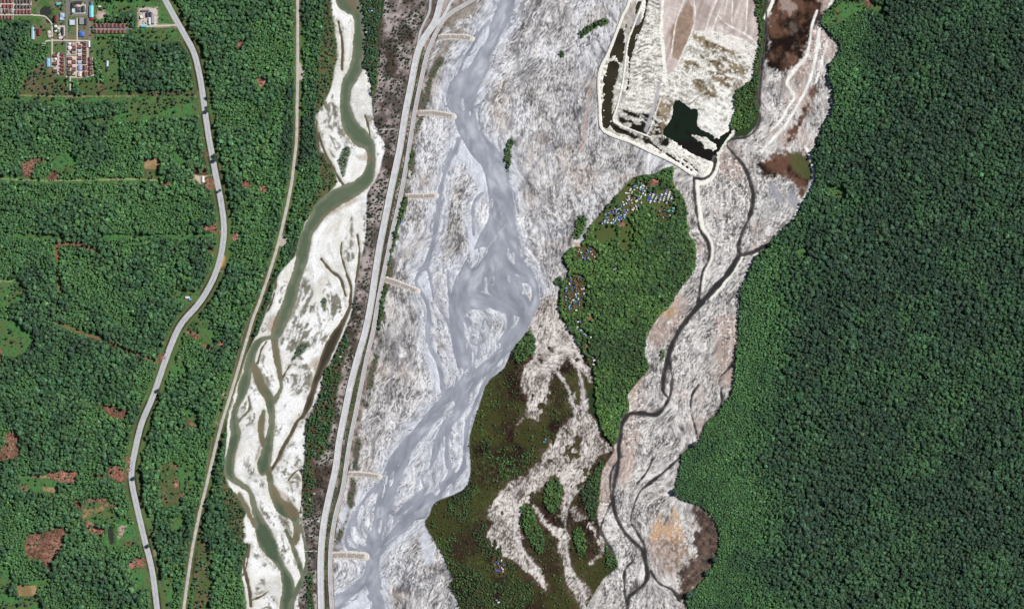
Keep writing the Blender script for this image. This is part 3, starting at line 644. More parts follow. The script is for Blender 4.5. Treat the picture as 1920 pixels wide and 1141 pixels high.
# --- clearings of the western forest: kind, outline
CLEAR = {
 'meadow': """178,0 305,0 322,30 335,60 345,78 300,80 250,70 245,55 260,52 260,14 240,25 180,25
240,183 300,178 375,178 382,215 300,222 200,232 150,226 215,214 240,210
-60,182 0,182 120,183 240,181 240,190 150,191 100,196 40,188 -60,190
0,595 30,600 55,620 62,640 45,665 20,670 0,660 -60,640
365,590 398,600 400,640 390,645 372,630
320,675 345,672 350,695 335,705 320,695
245,1067 277,1063 285,1100 260,1105 250,1090
60,1088 95,1082 95,1090 62,1094
335,872 365,870 372,900 360,930 342,925 335,900
275,968 290,965 294,990 285,1005 277,990
318,970 345,960 350,975 335,995 320,990
38,890 92,890 112,905 112,925 38,922
155,955 165,930 200,935 218,948 200,955 230,975 200,982 165,980
0,1060 20,1062 18,1110 40,1120 75,1120 80,1141 0,1160 -60,1160
300,1085 325,1080 325,1141 305,1141
30,438 100,438 150,443 120,447 30,446
190,440 400,437 402,443 190,447
0,330 40,332 120,337 250,333 300,336 300,341 150,342 0,341
325,285 345,285 352,305 335,308 325,300
100,290 130,285 150,300 140,325 110,320 98,305
200,1000 235,975 262,985 268,1020 225,1025 195,1020
110,602 150,615 195,630 190,637 140,622 106,610
340,540 370,545 375,560 350,572 320,560
170,70 205,75 222,110 225,150 205,155 190,130 178,100
380,205 386,240 392,285 398,290 392,250 386,220
0,520 45,526 48,560 10,575 -20,560
345,760 375,770 370,800 350,790
1550,345 1560,348 1585,352 1583,372 1570,375 1555,366 1548,355
1490,470 1510,462 1515,478 1500,485
1575,5 1610,0 1655,10 1660,30 1625,15 1605,25 1580,40 1560,50 1545,40 1555,20""",
 'scrubby': """38,178 45,150 70,125 95,110 97,140 125,142 125,178
150,150 200,155 228,150 225,165 180,175 150,170
303,872 325,868 333,882 334,910 340,930 335,950 305,953 302,900
270,318 300,318 298,336 272,336
375,1000 390,1020 400,1090 392,1160 360,1160 368,1040
38,168 150,175 375,168 376,178 160,184 38,180
228,1012 260,1010 262,1020 240,1026 228,1022""",
 'town': """-80,-60 178,-60 178,25 180,42 240,42 242,64 178,66 172,78 176,108 178,142 150,150 92,142 88,110 96,78 78,80 58,75 58,48 62,38 0,38 -80,38""",
 'burnt': """43,305 60,297 85,298 75,308 62,315 58,330 45,328
103,318 110,325 108,338 90,337 92,330
190,760 197,757 225,765 240,765 241,775 228,784 205,777
12,815 28,808 38,820 37,850 30,858 0,862 -20,860 8,832
38,910 50,910 53,920 42,923
162,935 195,936 197,941 163,942
138,938 145,936 156,948 153,953 143,947
195,945 218,945 216,951 196,950
47,1010 60,1000 90,995 123,988 122,1010 112,1035 100,1045 95,1065 85,1055 55,1045 50,1030
350,615 362,618 372,630 370,636 355,628
380,645 395,650 395,655 383,652
350,790 356,788 362,796 372,797 370,802 355,797
380,286 390,285 392,294 384,294
235,858 246,855 246,885 240,890 237,870
172,888 195,889 195,893 174,893
305,345 324,343 322,348 308,350
365,315 378,318 385,312 390,322 380,328 368,322""",
 'redearth': """92,881 105,885 140,880 143,895 135,905 115,905 108,898 95,898
205,880 215,872 235,885 240,892 228,903 210,895
158,975 175,982 195,990 192,1000 170,999 165,992
245,1052 270,1042 276,1060 258,1062 244,1067
-10,652 3,655 6,668 0,675 -10,670
456,342 462,338 469,343 467,351 458,352
436,440 442,436 448,443 446,450 438,450
488,351 495,347 499,354 496,362 489,361
484,150 491,143 499,150 497,160 488,165
380,424 390,420 400,425 403,415 408,420 405,430 418,433 415,437 385,432
391,462 396,460 401,470 397,474
387,338 396,335 403,352 395,357 387,350
410,645 417,640 422,648 416,652
297,663 312,660 306,680 300,680
327,873 333,872 333,880 328,881
327,903 334,902 335,911 328,912
338,925 345,925 344,932 338,931
445,80 455,76 458,84 448,88
1222,338 1228,333 1234,338 1235,346 1226,350 1220,346
1160,420 1166,417 1171,421 1166,426
1620,0 1635,-5 1640,5 1632,15 1625,10
1104,593 1111,591 1112,598 1105,600
1096,640 1103,638 1101,655 1096,650""",
 'tilled': """271,297 298,296 300,318 271,317
80,912 111,914 110,926 95,923 80,918
155,955 195,948 196,955 168,965 155,975
31,1096 68,1097 70,1115 35,1117
55,888 110,893 110,897 55,893
345,558 352,555 356,562 348,564""",
 'dirt': """258,14 296,14 297,46 330,46 331,51 258,51
364,328 378,330 385,340 376,347 368,337
180,20 198,18 200,32 186,38 180,32
556,115 564,120 570,135 569,147 557,148
222,990 228,984 238,985 232,1000 222,1010 219,1005 224,998
287,1030 292,1030 293,1040 288,1042
1088,453 1092,449 1090,462 1078,462 1072,455""",
 'ochre': """418,478 424,485 423,497 416,500 413,505 411,500
1236,1000 1238,1000 1238,1002 1236,1002""",
}
KIND = {'meadow': ((78, 126, 70), (94, 112, 66), .07), 'scrubby': ((86, 100, 58), (118, 98, 76), .10), 'town': ((84, 116, 64), (126, 116, 90), .035),
        'burnt': ((120, 84, 70), (166, 124, 104), .03), 'redearth': ((158, 104, 90), (184, 134, 116), .02), 'tilled': ((170, 142, 108), (138, 118, 84), .0),
        'dirt': ((208, 188, 176), (180, 156, 142), .0), 'ochre': ((206, 164, 88), (196, 150, 90), 0.0)}
CL = {}
for k, t in CLEAR.items():
    d = polys(t, 1 if k in ('tilled', 'dirt', 'town', 'scrubby', 'meadow') else 2); CL[k] = d
    c0, c1, dn = KIND[k]
    amp = 4.5 if k in ('burnt', 'redearth', 'scrubby', 'meadow') else 1.2
    nz = fbm(16, 300 + len(k), 4)
    cc = mix(alb(*c0), alb(*c1), sm(.35, .65, nz))
    if k == 'burnt': cc = mix(cc, alb(70, 66, 44), sm(.75, .9, SPECK))
    paint(edge(d, 1.6, amp), cc)
    m = d + NE*amp < 1.5
    DEN[m] = dn*(.3 + 1.6*sm(.4, .6, nz[m])); LUSH[m] = 0.4; SIZE[m] = 0.55
for l, c, wd in (("107,453 107,485", (150, 92, 78), 5), ("107,457 140,457 160,462 186,473", (160, 104, 92), 5), ("109,495 113,545", (136, 98, 78), 4),
             ("107,603 140,619 190,636 220,648 260,665 297,679", (140, 104, 82), 5), ("0,335 60,338 150,338 250,336 300,339 318,342", (172, 172, 130), 2),
             ("345,339 375,333 398,328", (190, 180, 150), 2.5), ("108,490 109,575 106,600", (110, 140, 84), 3), ("411,508 430,511 450,512 478,520", (160, 160, 130), 2),
             ("0,641 55,645", (96, 100, 64), 2), ("0,527 45,527", (150, 160, 120), 2.5), ("230,790 262,800", (120, 116, 84), 1.5), ("297,180 287,215", (60, 70, 44), 2),
             ("470,590 458,620 452,640 440,690 430,730 418,740 412,770 402,800 395,840 388,880", (130, 118, 96), 2.5),
             ("488,512 484,530 480,545", (190, 184, 160), 2), ("38,179 150,181 260,180", (150, 160, 110), 2), ("415,735 425,745", (190, 180, 150), 2), ("405,790 415,800", (190, 180, 150), 2)):
    d = sd_line(l, wd); paint(edge(d, 1.2, 1.0)*.9, alb(*c)); DEN[d < 1] = 0
# verges
def sample_shift(A):                       # same distances measured 6 cells to the west
    k = int(round(6/ST)); B = np.full_like(A, BIG); B[:, k:] = A[:, :-k]; return B
vg = sm(12, 5, D_main); paint(vg*sm(1, 4, D_main)*.8, mix(alb(84, 112, 66), alb(120, 110, 80), fbm(12, 320, 3)))
ESD = (sample_shift(D_main)); DEN *= sm(4.5, 9, D_main + NE*3.5)*sm(5, 9, ESD + NE*4); 
vt = sm(6, 2, D_track); paint(vt*.6, alb(120, 112, 84)); DEN *= sm(1.0, 5, D_track + NE*2.5)*sm(1.5, 5, sample_shift(D_track) + NE*2.5); DEN *= sm(0, 2, D_pads); DEN *= sm(.5, 2.5, D_town_r)
DEN *= sm(-1, 4, D_la); DEN *= sm(-1, 3, D_lb)
paint(edge(D_pads, 1, .5), alb(188, 180, 162))
ZG = np.where(D_pads < 0, np.maximum(ZG, 2.1), ZG)
medn = sd_line("793,90 783,130 770,190 758,250 750,310 738,370 727,430 716,490 705,550 696,610 684,660 670,715 658,780 646,850 634,920 620,975 612,1030 611,1140", 6)
paint(edge(medn, 1.5, 1)*.9, mix(alb(72, 66, 54), alb(88, 92, 58), sm(.45, .6, fbm(26, 330, 3))))

# --- water beds and shores
def carve(d, depth=1.6, slope=0.45):
    global ZG
    ZG = np.where(d < 6, np.minimum(ZG, np.maximum(-depth, d*slope)), ZG)
Wg = W_green - .8 + NE*1.7 + NE2*1.8 + FINE*.3
Ws = W_side + NE*1.5 + NE2*1.0
Wt = W_greyb + NE*1.3 + NE2*2.2
braid = (np.abs(L4) - .13)*9 + sm(3, 24, W_grey + NE2*10)*14
braid = np.where((W_grey < 34) & (D_plain < -2) & (D_groyne > 3) & (BARS > -60), braid, BIG)
bend = sd_poly('905,455 955,425 975,480 1008,530 1006,580 988,612 958,648 935,640 950,600 930,575 900,580 880,560 862,560 870,520')
braid = np.minimum(braid, np.where(bend < 0, (np.abs(L4) - .75)*5, BIG))
Wt = np.minimum(Wt, braid)
thin = sm(2, -6, W_grey)                                  # shallow sheets over the bars
Wc = W_creek + (vnoise(17, 440) - .5)*2.4 - .5 + NE*1.5 + NE2*1.0 + FINE*.25
Wl = W_lake + NE*2.0 + FINE*.5 + np.maximum(0, FINE - 1.1)*4*sm(240, 252, GY)*sm(-9, -2, W_lake)
Wr = union(W_trench - .4 + NE*1.6 + NE2*1.5 + np.maximum(0, FINE - .55)*3.2 + .35*GRAIN0, W_cells)
for d in (Wg, Ws, Wt, Wc, Wl): carve(d)
carve(Wr, 1.2, .8); carve(W_ponds + NE*.8)
paint(edge(Wg, 1.5), alb(120, 122, 98)); paint(edge(Wt, 1.2), alb(168, 168, 176)); paint(edge(Wc, 1.2), alb(84, 82, 82)); paint(edge(Ws, 1), alb(92, 88, 70))
DEN[(union(Wg, Ws, Wt, Wc, Wl, Wr, W_ponds) < 2)] = 0

# fine relief everywhere
ZG = ZG + (GRAIN*0.03).astype(np.float32)

# ------------------------------------------------------------------ materials
def mat(name, rough=0.9, spec=0.2):
    m = bpy.data.materials.new(name); m.use_nodes = True
    b = m.node_tree.nodes['Principled BSDF']
    b.inputs['Roughness'].default_value = rough
    b.inputs['Specular IOR Level'].default_value = spec
    return m, m.node_tree, b
def node(nt, kind, **kw):
    n = nt.nodes.new(kind)
    for k, v in kw.items(): setattr(n, k, v)
    return n
def mulcol(nt, a, fac_socket, lo, hi):
    mr = node(nt, 'ShaderNodeMapRange'); mr.inputs['To Min'].default_value = lo; mr.inputs['To Max'].default_value = hi
    mr.inputs['From Min'].default_value = 0.25; mr.inputs['From Max'].default_value = 0.75
    nt.links.new(fac_socket, mr.inputs['Value'])
    mx = node(nt, 'ShaderNodeVectorMath', operation='SCALE')
    nt.links.new(a, mx.inputs[0]); nt.links.new(mr.outputs[0], mx.inputs['Scale'])
    return mx.outputs[0]
def noise(nt, scale, detail=4, rough=.6):
    tc = node(nt, 'ShaderNodeTexCoord')
    n = node(nt, 'ShaderNodeTexNoise'); n.inputs['Scale'].default_value = scale; n.inputs['Detail'].default_value = detail; n.inputs['Roughness'].default_value = rough
    nt.links.new(tc.outputs['Object'], n.inputs['Vector'])
    return n.outputs['Fac']
def tint_mat(name, rough=.95, spec=.1, lo=.8, hi=1.2, scale=.6, bump=0.0, attr='tint', atype='GEOMETRY'):
    m, nt, b = mat(name, rough, spec)
    at = node(nt, 'ShaderNodeAttribute', attribute_name=attr, attribute_type=atype)
    nz = noise(nt, scale)
    nt.links.new(mulcol(nt, at.outputs['Color'], nz, lo, hi), b.inputs['Base Color'])
    if bump:
        bp = node(nt, 'ShaderNodeBump'); bp.inputs['Strength'].default_value = 1.0; bp.inputs['Distance'].default_value = bump
        nt.links.new(nz, bp.inputs['Height']); nt.links.new(bp.outputs[0], b.inputs['Normal'])
    return m
def plain_mat(name, c, rough=.85, spec=.2, lo=.85, hi=1.15, scale=.5, bump=0.0, raw=False):
    m, nt, b = mat(name, rough, spec)
    rgb = node(nt, 'ShaderNodeRGB'); cc = c if raw else alb(*c)
    rgb.outputs[0].default_value = (float(cc[0]), float(cc[1]), float(cc[2]), 1)
    nz = noise(nt, scale)
    nt.links.new(mulcol(nt, rgb.outputs[0], nz, lo, hi), b.inputs['Base Color'])
    if bump:
        bp = node(nt, 'ShaderNodeBump'); bp.inputs['Distance'].default_value = bump
        nt.links.new(nz, bp.inputs['Height']); nt.links.new(bp.outputs[0], b.inputs['Normal'])
    return m
M_ground = tint_mat('soil_and_sediment', .96, .05, .72, 1.26, .42, .35)
M_water = tint_mat('river_water', .22, .35, .94, 1.06, .05, .06)
M_slurry = tint_mat('silty_water', .4, .25, .95, 1.05, .06, .06)

def tag(o, label=None, cat=None, group=None, kind=None):
    if label: o['label'] = label
    if cat: o['category'] = cat
    if group: o['group'] = group
    if kind: o['kind'] = kind
    return o
def mesh_obj(name, me, parent=None):
    o = bpy.data.objects.new(name, me); col.objects.link(o)
    if parent: o.parent = parent
    return o
def grid_mesh(name, cells, Z, C, material):
    """mesh of the grid cells where the boolean array (H-1, W-1) is set"""
    jj, ii = np.nonzero(cells)
    v0 = jj*W + ii
    quads = np.stack([v0 + W, v0 + W + 1, v0 + 1, v0], 1)
    used = np.zeros(H*W, bool); used[quads.ravel()] = True
    idx = np.cumsum(used) - 1
    quads = idx[quads].astype(np.int32)
    vs = np.nonzero(used)[0]
    co = np.stack([wx(GX.ravel()[vs]), wy(GY.ravel()[vs]), (Z.ravel()[vs] if not np.isscalar(Z) else np.full(len(vs), Z))], 1).astype(np.float32)
    me = bpy.data.meshes.new(name)
    me.vertices.add(len(vs)); me.vertices.foreach_set('co', co.ravel())
    me.loops.add(len(quads)*4); me.loops.foreach_set('vertex_index', quads.ravel())
    me.polygons.add(len(quads)); me.polygons.foreach_set('loop_start', np.arange(0, len(quads)*4, 4, dtype=np.int32))
    me.update(calc_edges=True)
    a = me.attributes.new('tint', 'FLOAT_COLOR', 'POINT')
    cc = np.ones((len(vs), 4), np.float32); cc[:, :3] = np.clip(C.reshape(-1, 3)[vs], 0.005, 0.85)
    a.data.foreach_set('color', cc.ravel())
    me.polygons.foreach_set('use_smooth', np.ones(len(quads), bool))
    me.materials.append(material)
    return me

def cell(a):  # vertex array to cell array
    return (a[:-1, :-1] + a[1:, 1:] + a[1:, :-1] + a[:-1, 1:]) * 0.25

# ------------------------------------------------------------------ ground sheets
reg = np.zeros((H-1, W-1), np.int8)
reg[cell(D_grav) < 0] = 5
reg[cell(D_plain) < 0] = 3
reg[cell(D_scrub) < 0] = 2
reg[cell(D_sand) < 0] = 1
reg[cell(D_quarry) < 0] = 6
reg[cell(D_marsh) < 0] = 4
reg[cell(D_island) < 0] = 7
reg[cell(D_east) < 0] = 8
for k, (nm, lb) in enumerate([('forest_ground', 'green and brown ground of the western forest and its clearings'), ('sand_bars', 'white sand bars beside the green river'),
        ('scrub_ground', 'brown scrub ground beside the levee'), ('tailings_plain', 'streaked pale grey tailings plain'), ('marsh', 'dark brown and olive marsh with pale sediment lobes'),
        ('gravel_plain', 'pale gravel plain of the eastern stream'), ('quarry_ground', 'white terraced ground of the quarry'), ('island_ground', 'ground of the wooded island'), ('rainforest_ground', 'ground under the eastern rainforest')]):
    m = reg == k
    o = mesh_obj(nm, grid_mesh(nm, m, ZG, COLG, M_ground)); tag(o, lb, kind='structure')
# distant ground, out to the horizon
bm = bmesh.new()
bmesh.ops.create_grid(bm, x_segments=8, y_segments=8, size=30000)
me = bpy.data.meshes.new('far_ground'); bm.to_mesh(me); bm.free()
me.materials.append(plain_mat('far_forest', (52, 74, 50), .95, .05, .7, 1.3, .02))
o = mesh_obj('far_ground', me); o.location.z = -4; tag(o, 'green lowland stretching to the horizon', kind='structure')

# ------------------------------------------------------------------ water sheets
def water(name, d, C, z, material, label, reach=4.0):
    c = cell(d) < reach
    o = mesh_obj(name, grid_mesh(name, c, z, C, material)); tag(o, label, kind='structure'); return o
depth = np.clip(sm(0, -9, Wg + NE2*4 + ISO2*1.2) + .10*L3, 0, 1)
gc = mix(alb(122, 126, 106), alb(92, 106, 84), depth)
gc = mix(gc, alb(76, 92, 72), sm(640, 900, GY)*depth*.7)
gc = mix(gc, alb(128, 112, 90), edge(shoal, 6, 5)*.7)
water('green_river', Wg, gc, 0.02, M_water, 'murky green river winding between white sand bars')
sc = mix(alb(104, 96, 78), alb(64, 58, 48), sm(0, -6, Ws + NE2*2))
water('backwater_channel', np.where(Wg < -.3, 9, Ws), sc, 0.05, M_water, 'dark brown backwater channels crossing the white sand', 3.0)
tc = mix(alb(132, 136, 147), alb(170, 174, 185), .48 + .16*L3 + .12*L2)
tc = mix(tc, mix(alb(166, 169, 179), alb(204, 207, 216), .5+.3*L2), sm(.5, .72, fbm(38, 210, 3) + .12*L3*.4)*sm(-2, -7, Wt)*.55)
grey_river = water('grey_river', Wt, tc, 0.0, M_slurry, 'broad braided river of grey silty water')
cc_ = mix(alb(98, 94, 92), alb(52, 50, 50), sm(.5, -3.0, Wc + 1.2*NE2 + .5*ISO))
water('dark_creek', Wc, cc_, 0.03, M_water, 'narrow dark creeks crossing the eastern gravel plain')
lc = mix(alb(27, 24, 19), alb(24, 36, 24), sm(.4, .65, fbm(22, 211, 3) + .12*sm(250, 225, GY)))
water('quarry_lake', Wl, lc, 0.0, M_water, 'dark green lake in the quarry floor')
water('quarry_trench_water', np.where(Wl < 4, 9, Wr), mix(alb(40, 36, 26), alb(62, 56, 40), fbm(20, 212, 3)), 0.0, M_water, 'dark water in the quarry trenches and settling cells', 2.5)
water('forest_pond', W_ponds + NE*.8, mix(alb(54, 58, 50), alb(64, 66, 58), fbm(20, 213, 2)), 0.1, M_water, 'dark ponds among the trees by the village')

# ------------------------------------------------------------------ lofted banks and roads
def loft(name, pts, profile, material, parent=None, step=4.0, jit=0.0, label=None, kind=None, smooth=4, cap=False):
    p = P(pts) if isinstance(pts, str) else pts
    p = smooth_line(p[:, :2], smooth)
    d = np.r_[0, np.cumsum(np.hypot(*np.diff(p, axis=0).T))]
    n = max(int(d[-1]/step), 2); t = np.linspace(0, d[-1], n+1)
    p = np.stack([np.interp(t, d, p[:, 0]), np.interp(t, d, p[:, 1])], 1)
    tg = np.gradient(p, axis=0); tg /= np.linalg.norm(tg, axis=1)[:, None] + 1e-9
    nr = np.stack([-tg[:, 1], tg[:, 0]], 1)
    k = len(profile); verts = []; faces = []
    r = random.Random(len(name) + int(d[-1]))
    for i in range(n+1):
        for (o, z) in profile:
            oo = o + (r.uniform(-jit, jit) if jit else 0)
            verts.append((wx(p[i, 0] + nr[i, 0]*oo), wy(p[i, 1] + nr[i, 1]*oo), z + (r.uniform(-jit, jit)*.5 if jit else 0)))
    for i in range(n):
        for j in range(k-1):
            a = i*k + j; faces.append((a, a+1, a+k+1, a+k))
    if cap:
        faces.append(tuple(range(k))); faces.append(tuple(reversed(range(n*k, n*k+k))))
    me = bpy.data.meshes.new(name); me.from_pydata(verts, [], faces); me.update()
    # wind so that faces look up
    if len(me.polygons) and me.polygons[min(k//2, len(me.polygons)-1)].normal.z < 0: me.flip_normals()
    me.materials.append(material)
    o = mesh_obj(name, me, parent)
    if label: o['label'] = label
    if kind: o['kind'] = kind
    return o
M_asphalt = plain_mat('worn_grey_road', (190, 190, 195), .9, .2, .78, 1.14, .09)
M_lane = plain_mat('polished_wheel_track', (198, 198, 204), .85, .2, .82, 1.12, .1)
M_lane_dark = plain_mat('dark_centre_seam', (150, 150, 156), .85, .2, .85, 1.15, .3)
M_gravel = plain_mat('pale_gravel', (194, 191, 182), .95, .1, .75, 1.15, .08)
M_levroad = plain_mat('levee_gravel', (212, 213, 215), .95, .1, .76, 1.14, .06)
M_levroad2 = plain_mat('levee_gravel_darker', (186, 184, 186), .95, .1, .76, 1.18, .06)
M_slope = plain_mat('levee_slope', (134, 122, 112), .98, .05, .7, 1.3, .25, .3)
M_berm = plain_mat('pale_rock_berm', (222, 217, 210), .95, .1, .55, 1.2, .45, .6)
M_quarry_white = plain_mat('white_crushed_rock', (242, 238, 229), .95, .1, .68, 1.14, .22, .4)
M_paving = plain_mat('village_concrete', (206, 200, 186), .9, .2, .85, 1.12, .3)
M_tar = plain_mat('village_asphalt', (128, 126, 126), .9, .2, .85, 1.12, .3)
M_groyne_top = plain_mat('brown_gravel_top', (168, 156, 149), .95, .1, .8, 1.15, .3, .2)

rd = loft('main_road', ROAD_MAIN, [(-5.5, 1.95), (-4.2, 2.55), (4.2, 2.55), (5.5, 1.95)], M_asphalt, jit=.14, label='grey two-lane road curving through the western forest', kind='structure')
for off in (-2.4, 2.4):
    loft('wheel_track', ROAD_MAIN, [(off-1.0, 2.56), (off+1.0, 2.56)], M_lane, rd)
loft('centre_seam', ROAD_MAIN, [(-.35, 2.565), (.35, 2.565)], M_lane_dark, rd)
for off in (-4.7, 4.7):
    loft('shoulder', ROAD_MAIN, [(off-.6, 2.38), (off+.6, 2.38)] , M_gravel, rd, jit=.12)
tk = loft('canal_track', ROAD_TRACK, [(-2.9, 1.95), (-1.9, 2.4), (1.9, 2.4), (2.9, 1.95)], M_gravel, jit=.25, label='narrow pale gravel track between forest and green river', kind='structure')
def levee(name, pts, w, h, m_top, label, berms=True):
    o = loft(name, pts, [(-w-2.2, .4), (-w, h), (w, h), (w+2.2, .4)], M_slope, label=label, kind='structure', jit=.15)
    loft('gravel_road', pts, [(-w*.86, h+.12), (w*.86, h+.12)], m_top, o, jit=.15)
    loft('rut_line', pts, [(-w*.18, h+.13), (w*.18, h+.13)], M_lane, o)
    if berms:
        for s in (-1, 1):
            loft('rock_berm', pts, [(s*w*.97-.75, h-.1), (s*w*.97, h+.8), (s*w*.97+.75, h-.1)], M_berm, o, jit=.22, step=2.5)
    return o
levee('levee', LEVEE_A, 5.6, 4.0, M_levroad, 'wide pale levee road running the length of the tailings plain')
levee('levee', LEVEE_AB, 2.4, 3.4, M_levroad2, 'short pale side levee joining the wide levee near its top end', False)
levee('levee', LEVEE_B, 3.4, 3.6, M_levroad2, 'narrower grey levee road nearest the tailings plain')
loft('access_track', "867,-30 845,5 832,30 815,50 800,72 788,92", [(-2.6, 4.02), (2.6, 4.02)], M_levroad, label='pale track fanning off the levees to the plain', kind='structure', jit=.2)
for k, (pts, lb) in enumerate([("700,240 716,243 740,242", 0), ("686,412 700,410 722,412", 1), ("660,665 668,690 645,685", 2), ("566,985 582,974 602,978", 3), ("570,1004 586,1004 602,1007", 4), ("572,1033 590,1032 602,1035", 5), ("586,1115 602,1118", 6), ("608,858 625,862", 7)]):
    loft('footpath', pts, [(-.9, 2.3), (.9, 2.3)], M_gravel, label='thin pale path leading from the levee into the scrub', kind='structure')
qd = loft('quarry_dyke', QUARRY_DYKE, [(-3.6, .5), (-1.9, 4.0), (1.9, 4.0), (3.6, .5)], M_quarry_white, label='white dyke wrapping the west side of the quarry', kind='structure', jit=.3)
loft('dyke_road', QUARRY_DYKE, [(-1.2, 4.1), (1.2, 4.1)], plain_mat('dyke_gravel', (236, 232, 222), .95, .1), qd, jit=.2)
INNER = '1222,-60 1206,0 1198,22 1188,48 1177,78 1172,118 1168,150 1158,196 1150,222 1156,232 1190,246 1222,258'
id_ = loft('inner_dyke', INNER, [(-2.4, .5), (-1.0, 2.8), (1.0, 2.8), (2.4, .5)], M_quarry_white, label='thin white inner dyke between the quarry trench and terraces', kind='structure', jit=.5, step=3)
TARRED = {1, 2, 12, 13}
for k, t in enumerate(TOWN_ROADS):
    w_ = 1.9 if k in TARRED else 1.2
    loft('village_street', t, [(-w_, 2.2+.006*k), (w_, 2.2+.006*k)], M_tar if k in TARRED else M_paving, label='grey asphalt street in the village' if k in TARRED else 'pale concrete lane in the village', kind='structure', smooth=2)
GLAB = ['white-edged rock groyne nearest the top of the tailings plain', 'rust-topped rock groyne, second from the top', 'dull brown groyne, third from the top', 'slanting brown groyne, fourth from the top', 'pale rock groyne, fifth from the top', 'broad tan groyne nearest the bottom of the plain']
for g, w_, lb in zip(GROYNES, GROYNE_W, GLAB):
    p = P(g); e = bpy.data.objects.new('rock_groyne', None); col.objects.link(e)
    tag(e, lb, 'groyne', 'groynes along the levee')
    h = w_/2
    b = loft('rock_bank', g, [(-h-.6, .3), (-h*.75, 1.7), (-h*.4, 2.0), (h*.4, 2.0), (h*.75, 1.7), (h+.6, .3)], M_berm, e, step=1.5, jit=.75, cap=True)
    pp = p.copy(); d = (pp[-1]-pp[-2]); pp[-1] = pp[-1] - d/np.linalg.norm(d)*3.0
    loft('gravel_top', pp, [(-h*.5, 2.25), (h*.5, 2.25)], M_groyne_top, e, step=3, jit=.25)
    # rounded head
    bm = bmesh.new()
    bmesh.ops.create_cone(bm, cap_ends=True, segments=18, radius1=(h+.4)*S, radius2=h*.6*S, depth=1.7)
    for v in bm.verts: v.co.x *= random.uniform(.93, 1.07); v.co.y *= random.uniform(.93, 1.07)
    me = bpy.data.meshes.new('rock_head'); bm.to_mesh(me); bm.free(); me.materials.append(M_berm)
    o = mesh_obj('rock_head', me, e); o.location = (wx(p[-1][0]), wy(p[-1][1]), 1.0)

# standing waves in the grey river: rows of short crests
verts, faces = [], []
def crest_train(x0, y0, x1, y1, n, L):
    d = np.array([x1-x0, y1-y0], dtype=float); d /= np.linalg.norm(d); nn = np.array([-d[1], d[0]])
    for i in range(n):
        t = (i + rng.uniform(-.15, .15))/max(n-1, 1); c = np.array([x0+(x1-x0)*t, y0+(y1-y0)*t]); l = L*rng.uniform(.7, 1.2)
        for a in range(3):
            q = c + nn*l*(a-1)*.5 + d*0.5*(1-abs(a-1))
            for s, z in ((-.26, .02), (0, .3), (.26, .02)):
                verts.append((wx(q[0]+d[0]*s), wy(q[1]+d[1]*s), z))
        b = len(verts)-9
        for a in range(2):
            for k in range(2):
                u = b+a*3+k; faces.append((u, u+1, u+4, u+3))
for a in ((947, 27, 936, 58, 22, 3.0), (934, 62, 926, 76, 10, 3.5), (893, 128, 886, 140, 8, 3), (846, 178, 838, 194, 10, 3), (950, 420, 905, 476, 34, 4.5), (905, 478, 892, 500, 10, 3), (942, 655, 898, 682, 26, 3.2), (886, 716, 874, 735, 12, 3.5), (860, 770, 845, 790, 14, 2.5), (800, 823, 786, 838, 10, 3), (812, 897, 785, 925, 18, 2.2), (745, 1002, 722, 1020, 14, 4), (712, 1028, 700, 1042, 8, 3), (862, 185, 856, 200, 6, 3)):
    crest_train(*a)
me = bpy.data.meshes.new('wave_crests'); me.from_pydata(verts, [], faces); me.update()
me.materials.append(plain_mat('foam', (222, 224, 230), .6, .3))
o = mesh_obj('wave_crests', me, grey_river); o['kind'] = 'stuff'

# ------------------------------------------------------------------ foliage
def crown_mesh(name, seed, mats, trunk=True, rings=2, leaves=130):
    r = random.Random(seed)
    bm = bmesh.new()
    bmesh.ops.create_icosphere(bm, subdivisions=rings, radius=1.0)
    lobes = [(r.uniform(-1, 1), r.uniform(-1, 1), r.uniform(-.1, 1)) for _ in range(9)]
    lobes = [tuple(c/ (math.sqrt(sum(q*q for q in l))+1e-6) for c in l) for l in lobes]
    for v in bm.verts:
        n = v.co.normalized()
        d = max(n.x*l[0]+n.y*l[1]+n.z*l[2] for l in lobes)
        k = .60 + .48*max(d, .3)**3 + r.uniform(-.12, .12)
        v.co = n*k; v.co.z *= .72 if v.co.z > 0 else .45
    for i in range(leaves):
        u = r.uniform(0, 2*math.pi); z = r.uniform(-.15, 1); q = math.sqrt(max(0, 1-z*z))
        n = (q*math.cos(u), q*math.sin(u), z)
        d = max(n[0]*l[0]+n[1]*l[1]+n[2]*l[2] for l in lobes)
        k = .66 + .50*max(d, .3)**3 + r.uniform(-.08, .18)
        c = (n[0]*k, n[1]*k, n[2]*k*.74)
        s = r.uniform(.08, .22)
        t1 = [r.uniform(-1, 1) for _ in range(3)]; t2 = [r.uniform(-1, 1) for _ in range(3)]
        vs = [bm.verts.new((c[0]+s*(a*t1[0]+b*t2[0]), c[1]+s*(a*t1[1]+b*t2[1]), c[2]+s*(a*t1[2]+b*t2[2]))) for a, b in ((-1, -1), (1, -1), (1, 1), (-1, 1))]
        bm.faces.new(vs)
    if trunk:
        nf = len(bm.faces)
        ret = bmesh.ops.create_cone(bm, cap_ends=False, segments=6, radius1=.11, radius2=.05, depth=2.4)
        for v in ret['verts']: v.co.z -= 1.2
        bm.faces.ensure_lookup_table()
        for f in bm.faces[nf:]: f.material_index = 1
    me = bpy.data.meshes.new(name); bm.to_mesh(me); bm.free()
    for m in mats: me.materials.append(m)
    return me
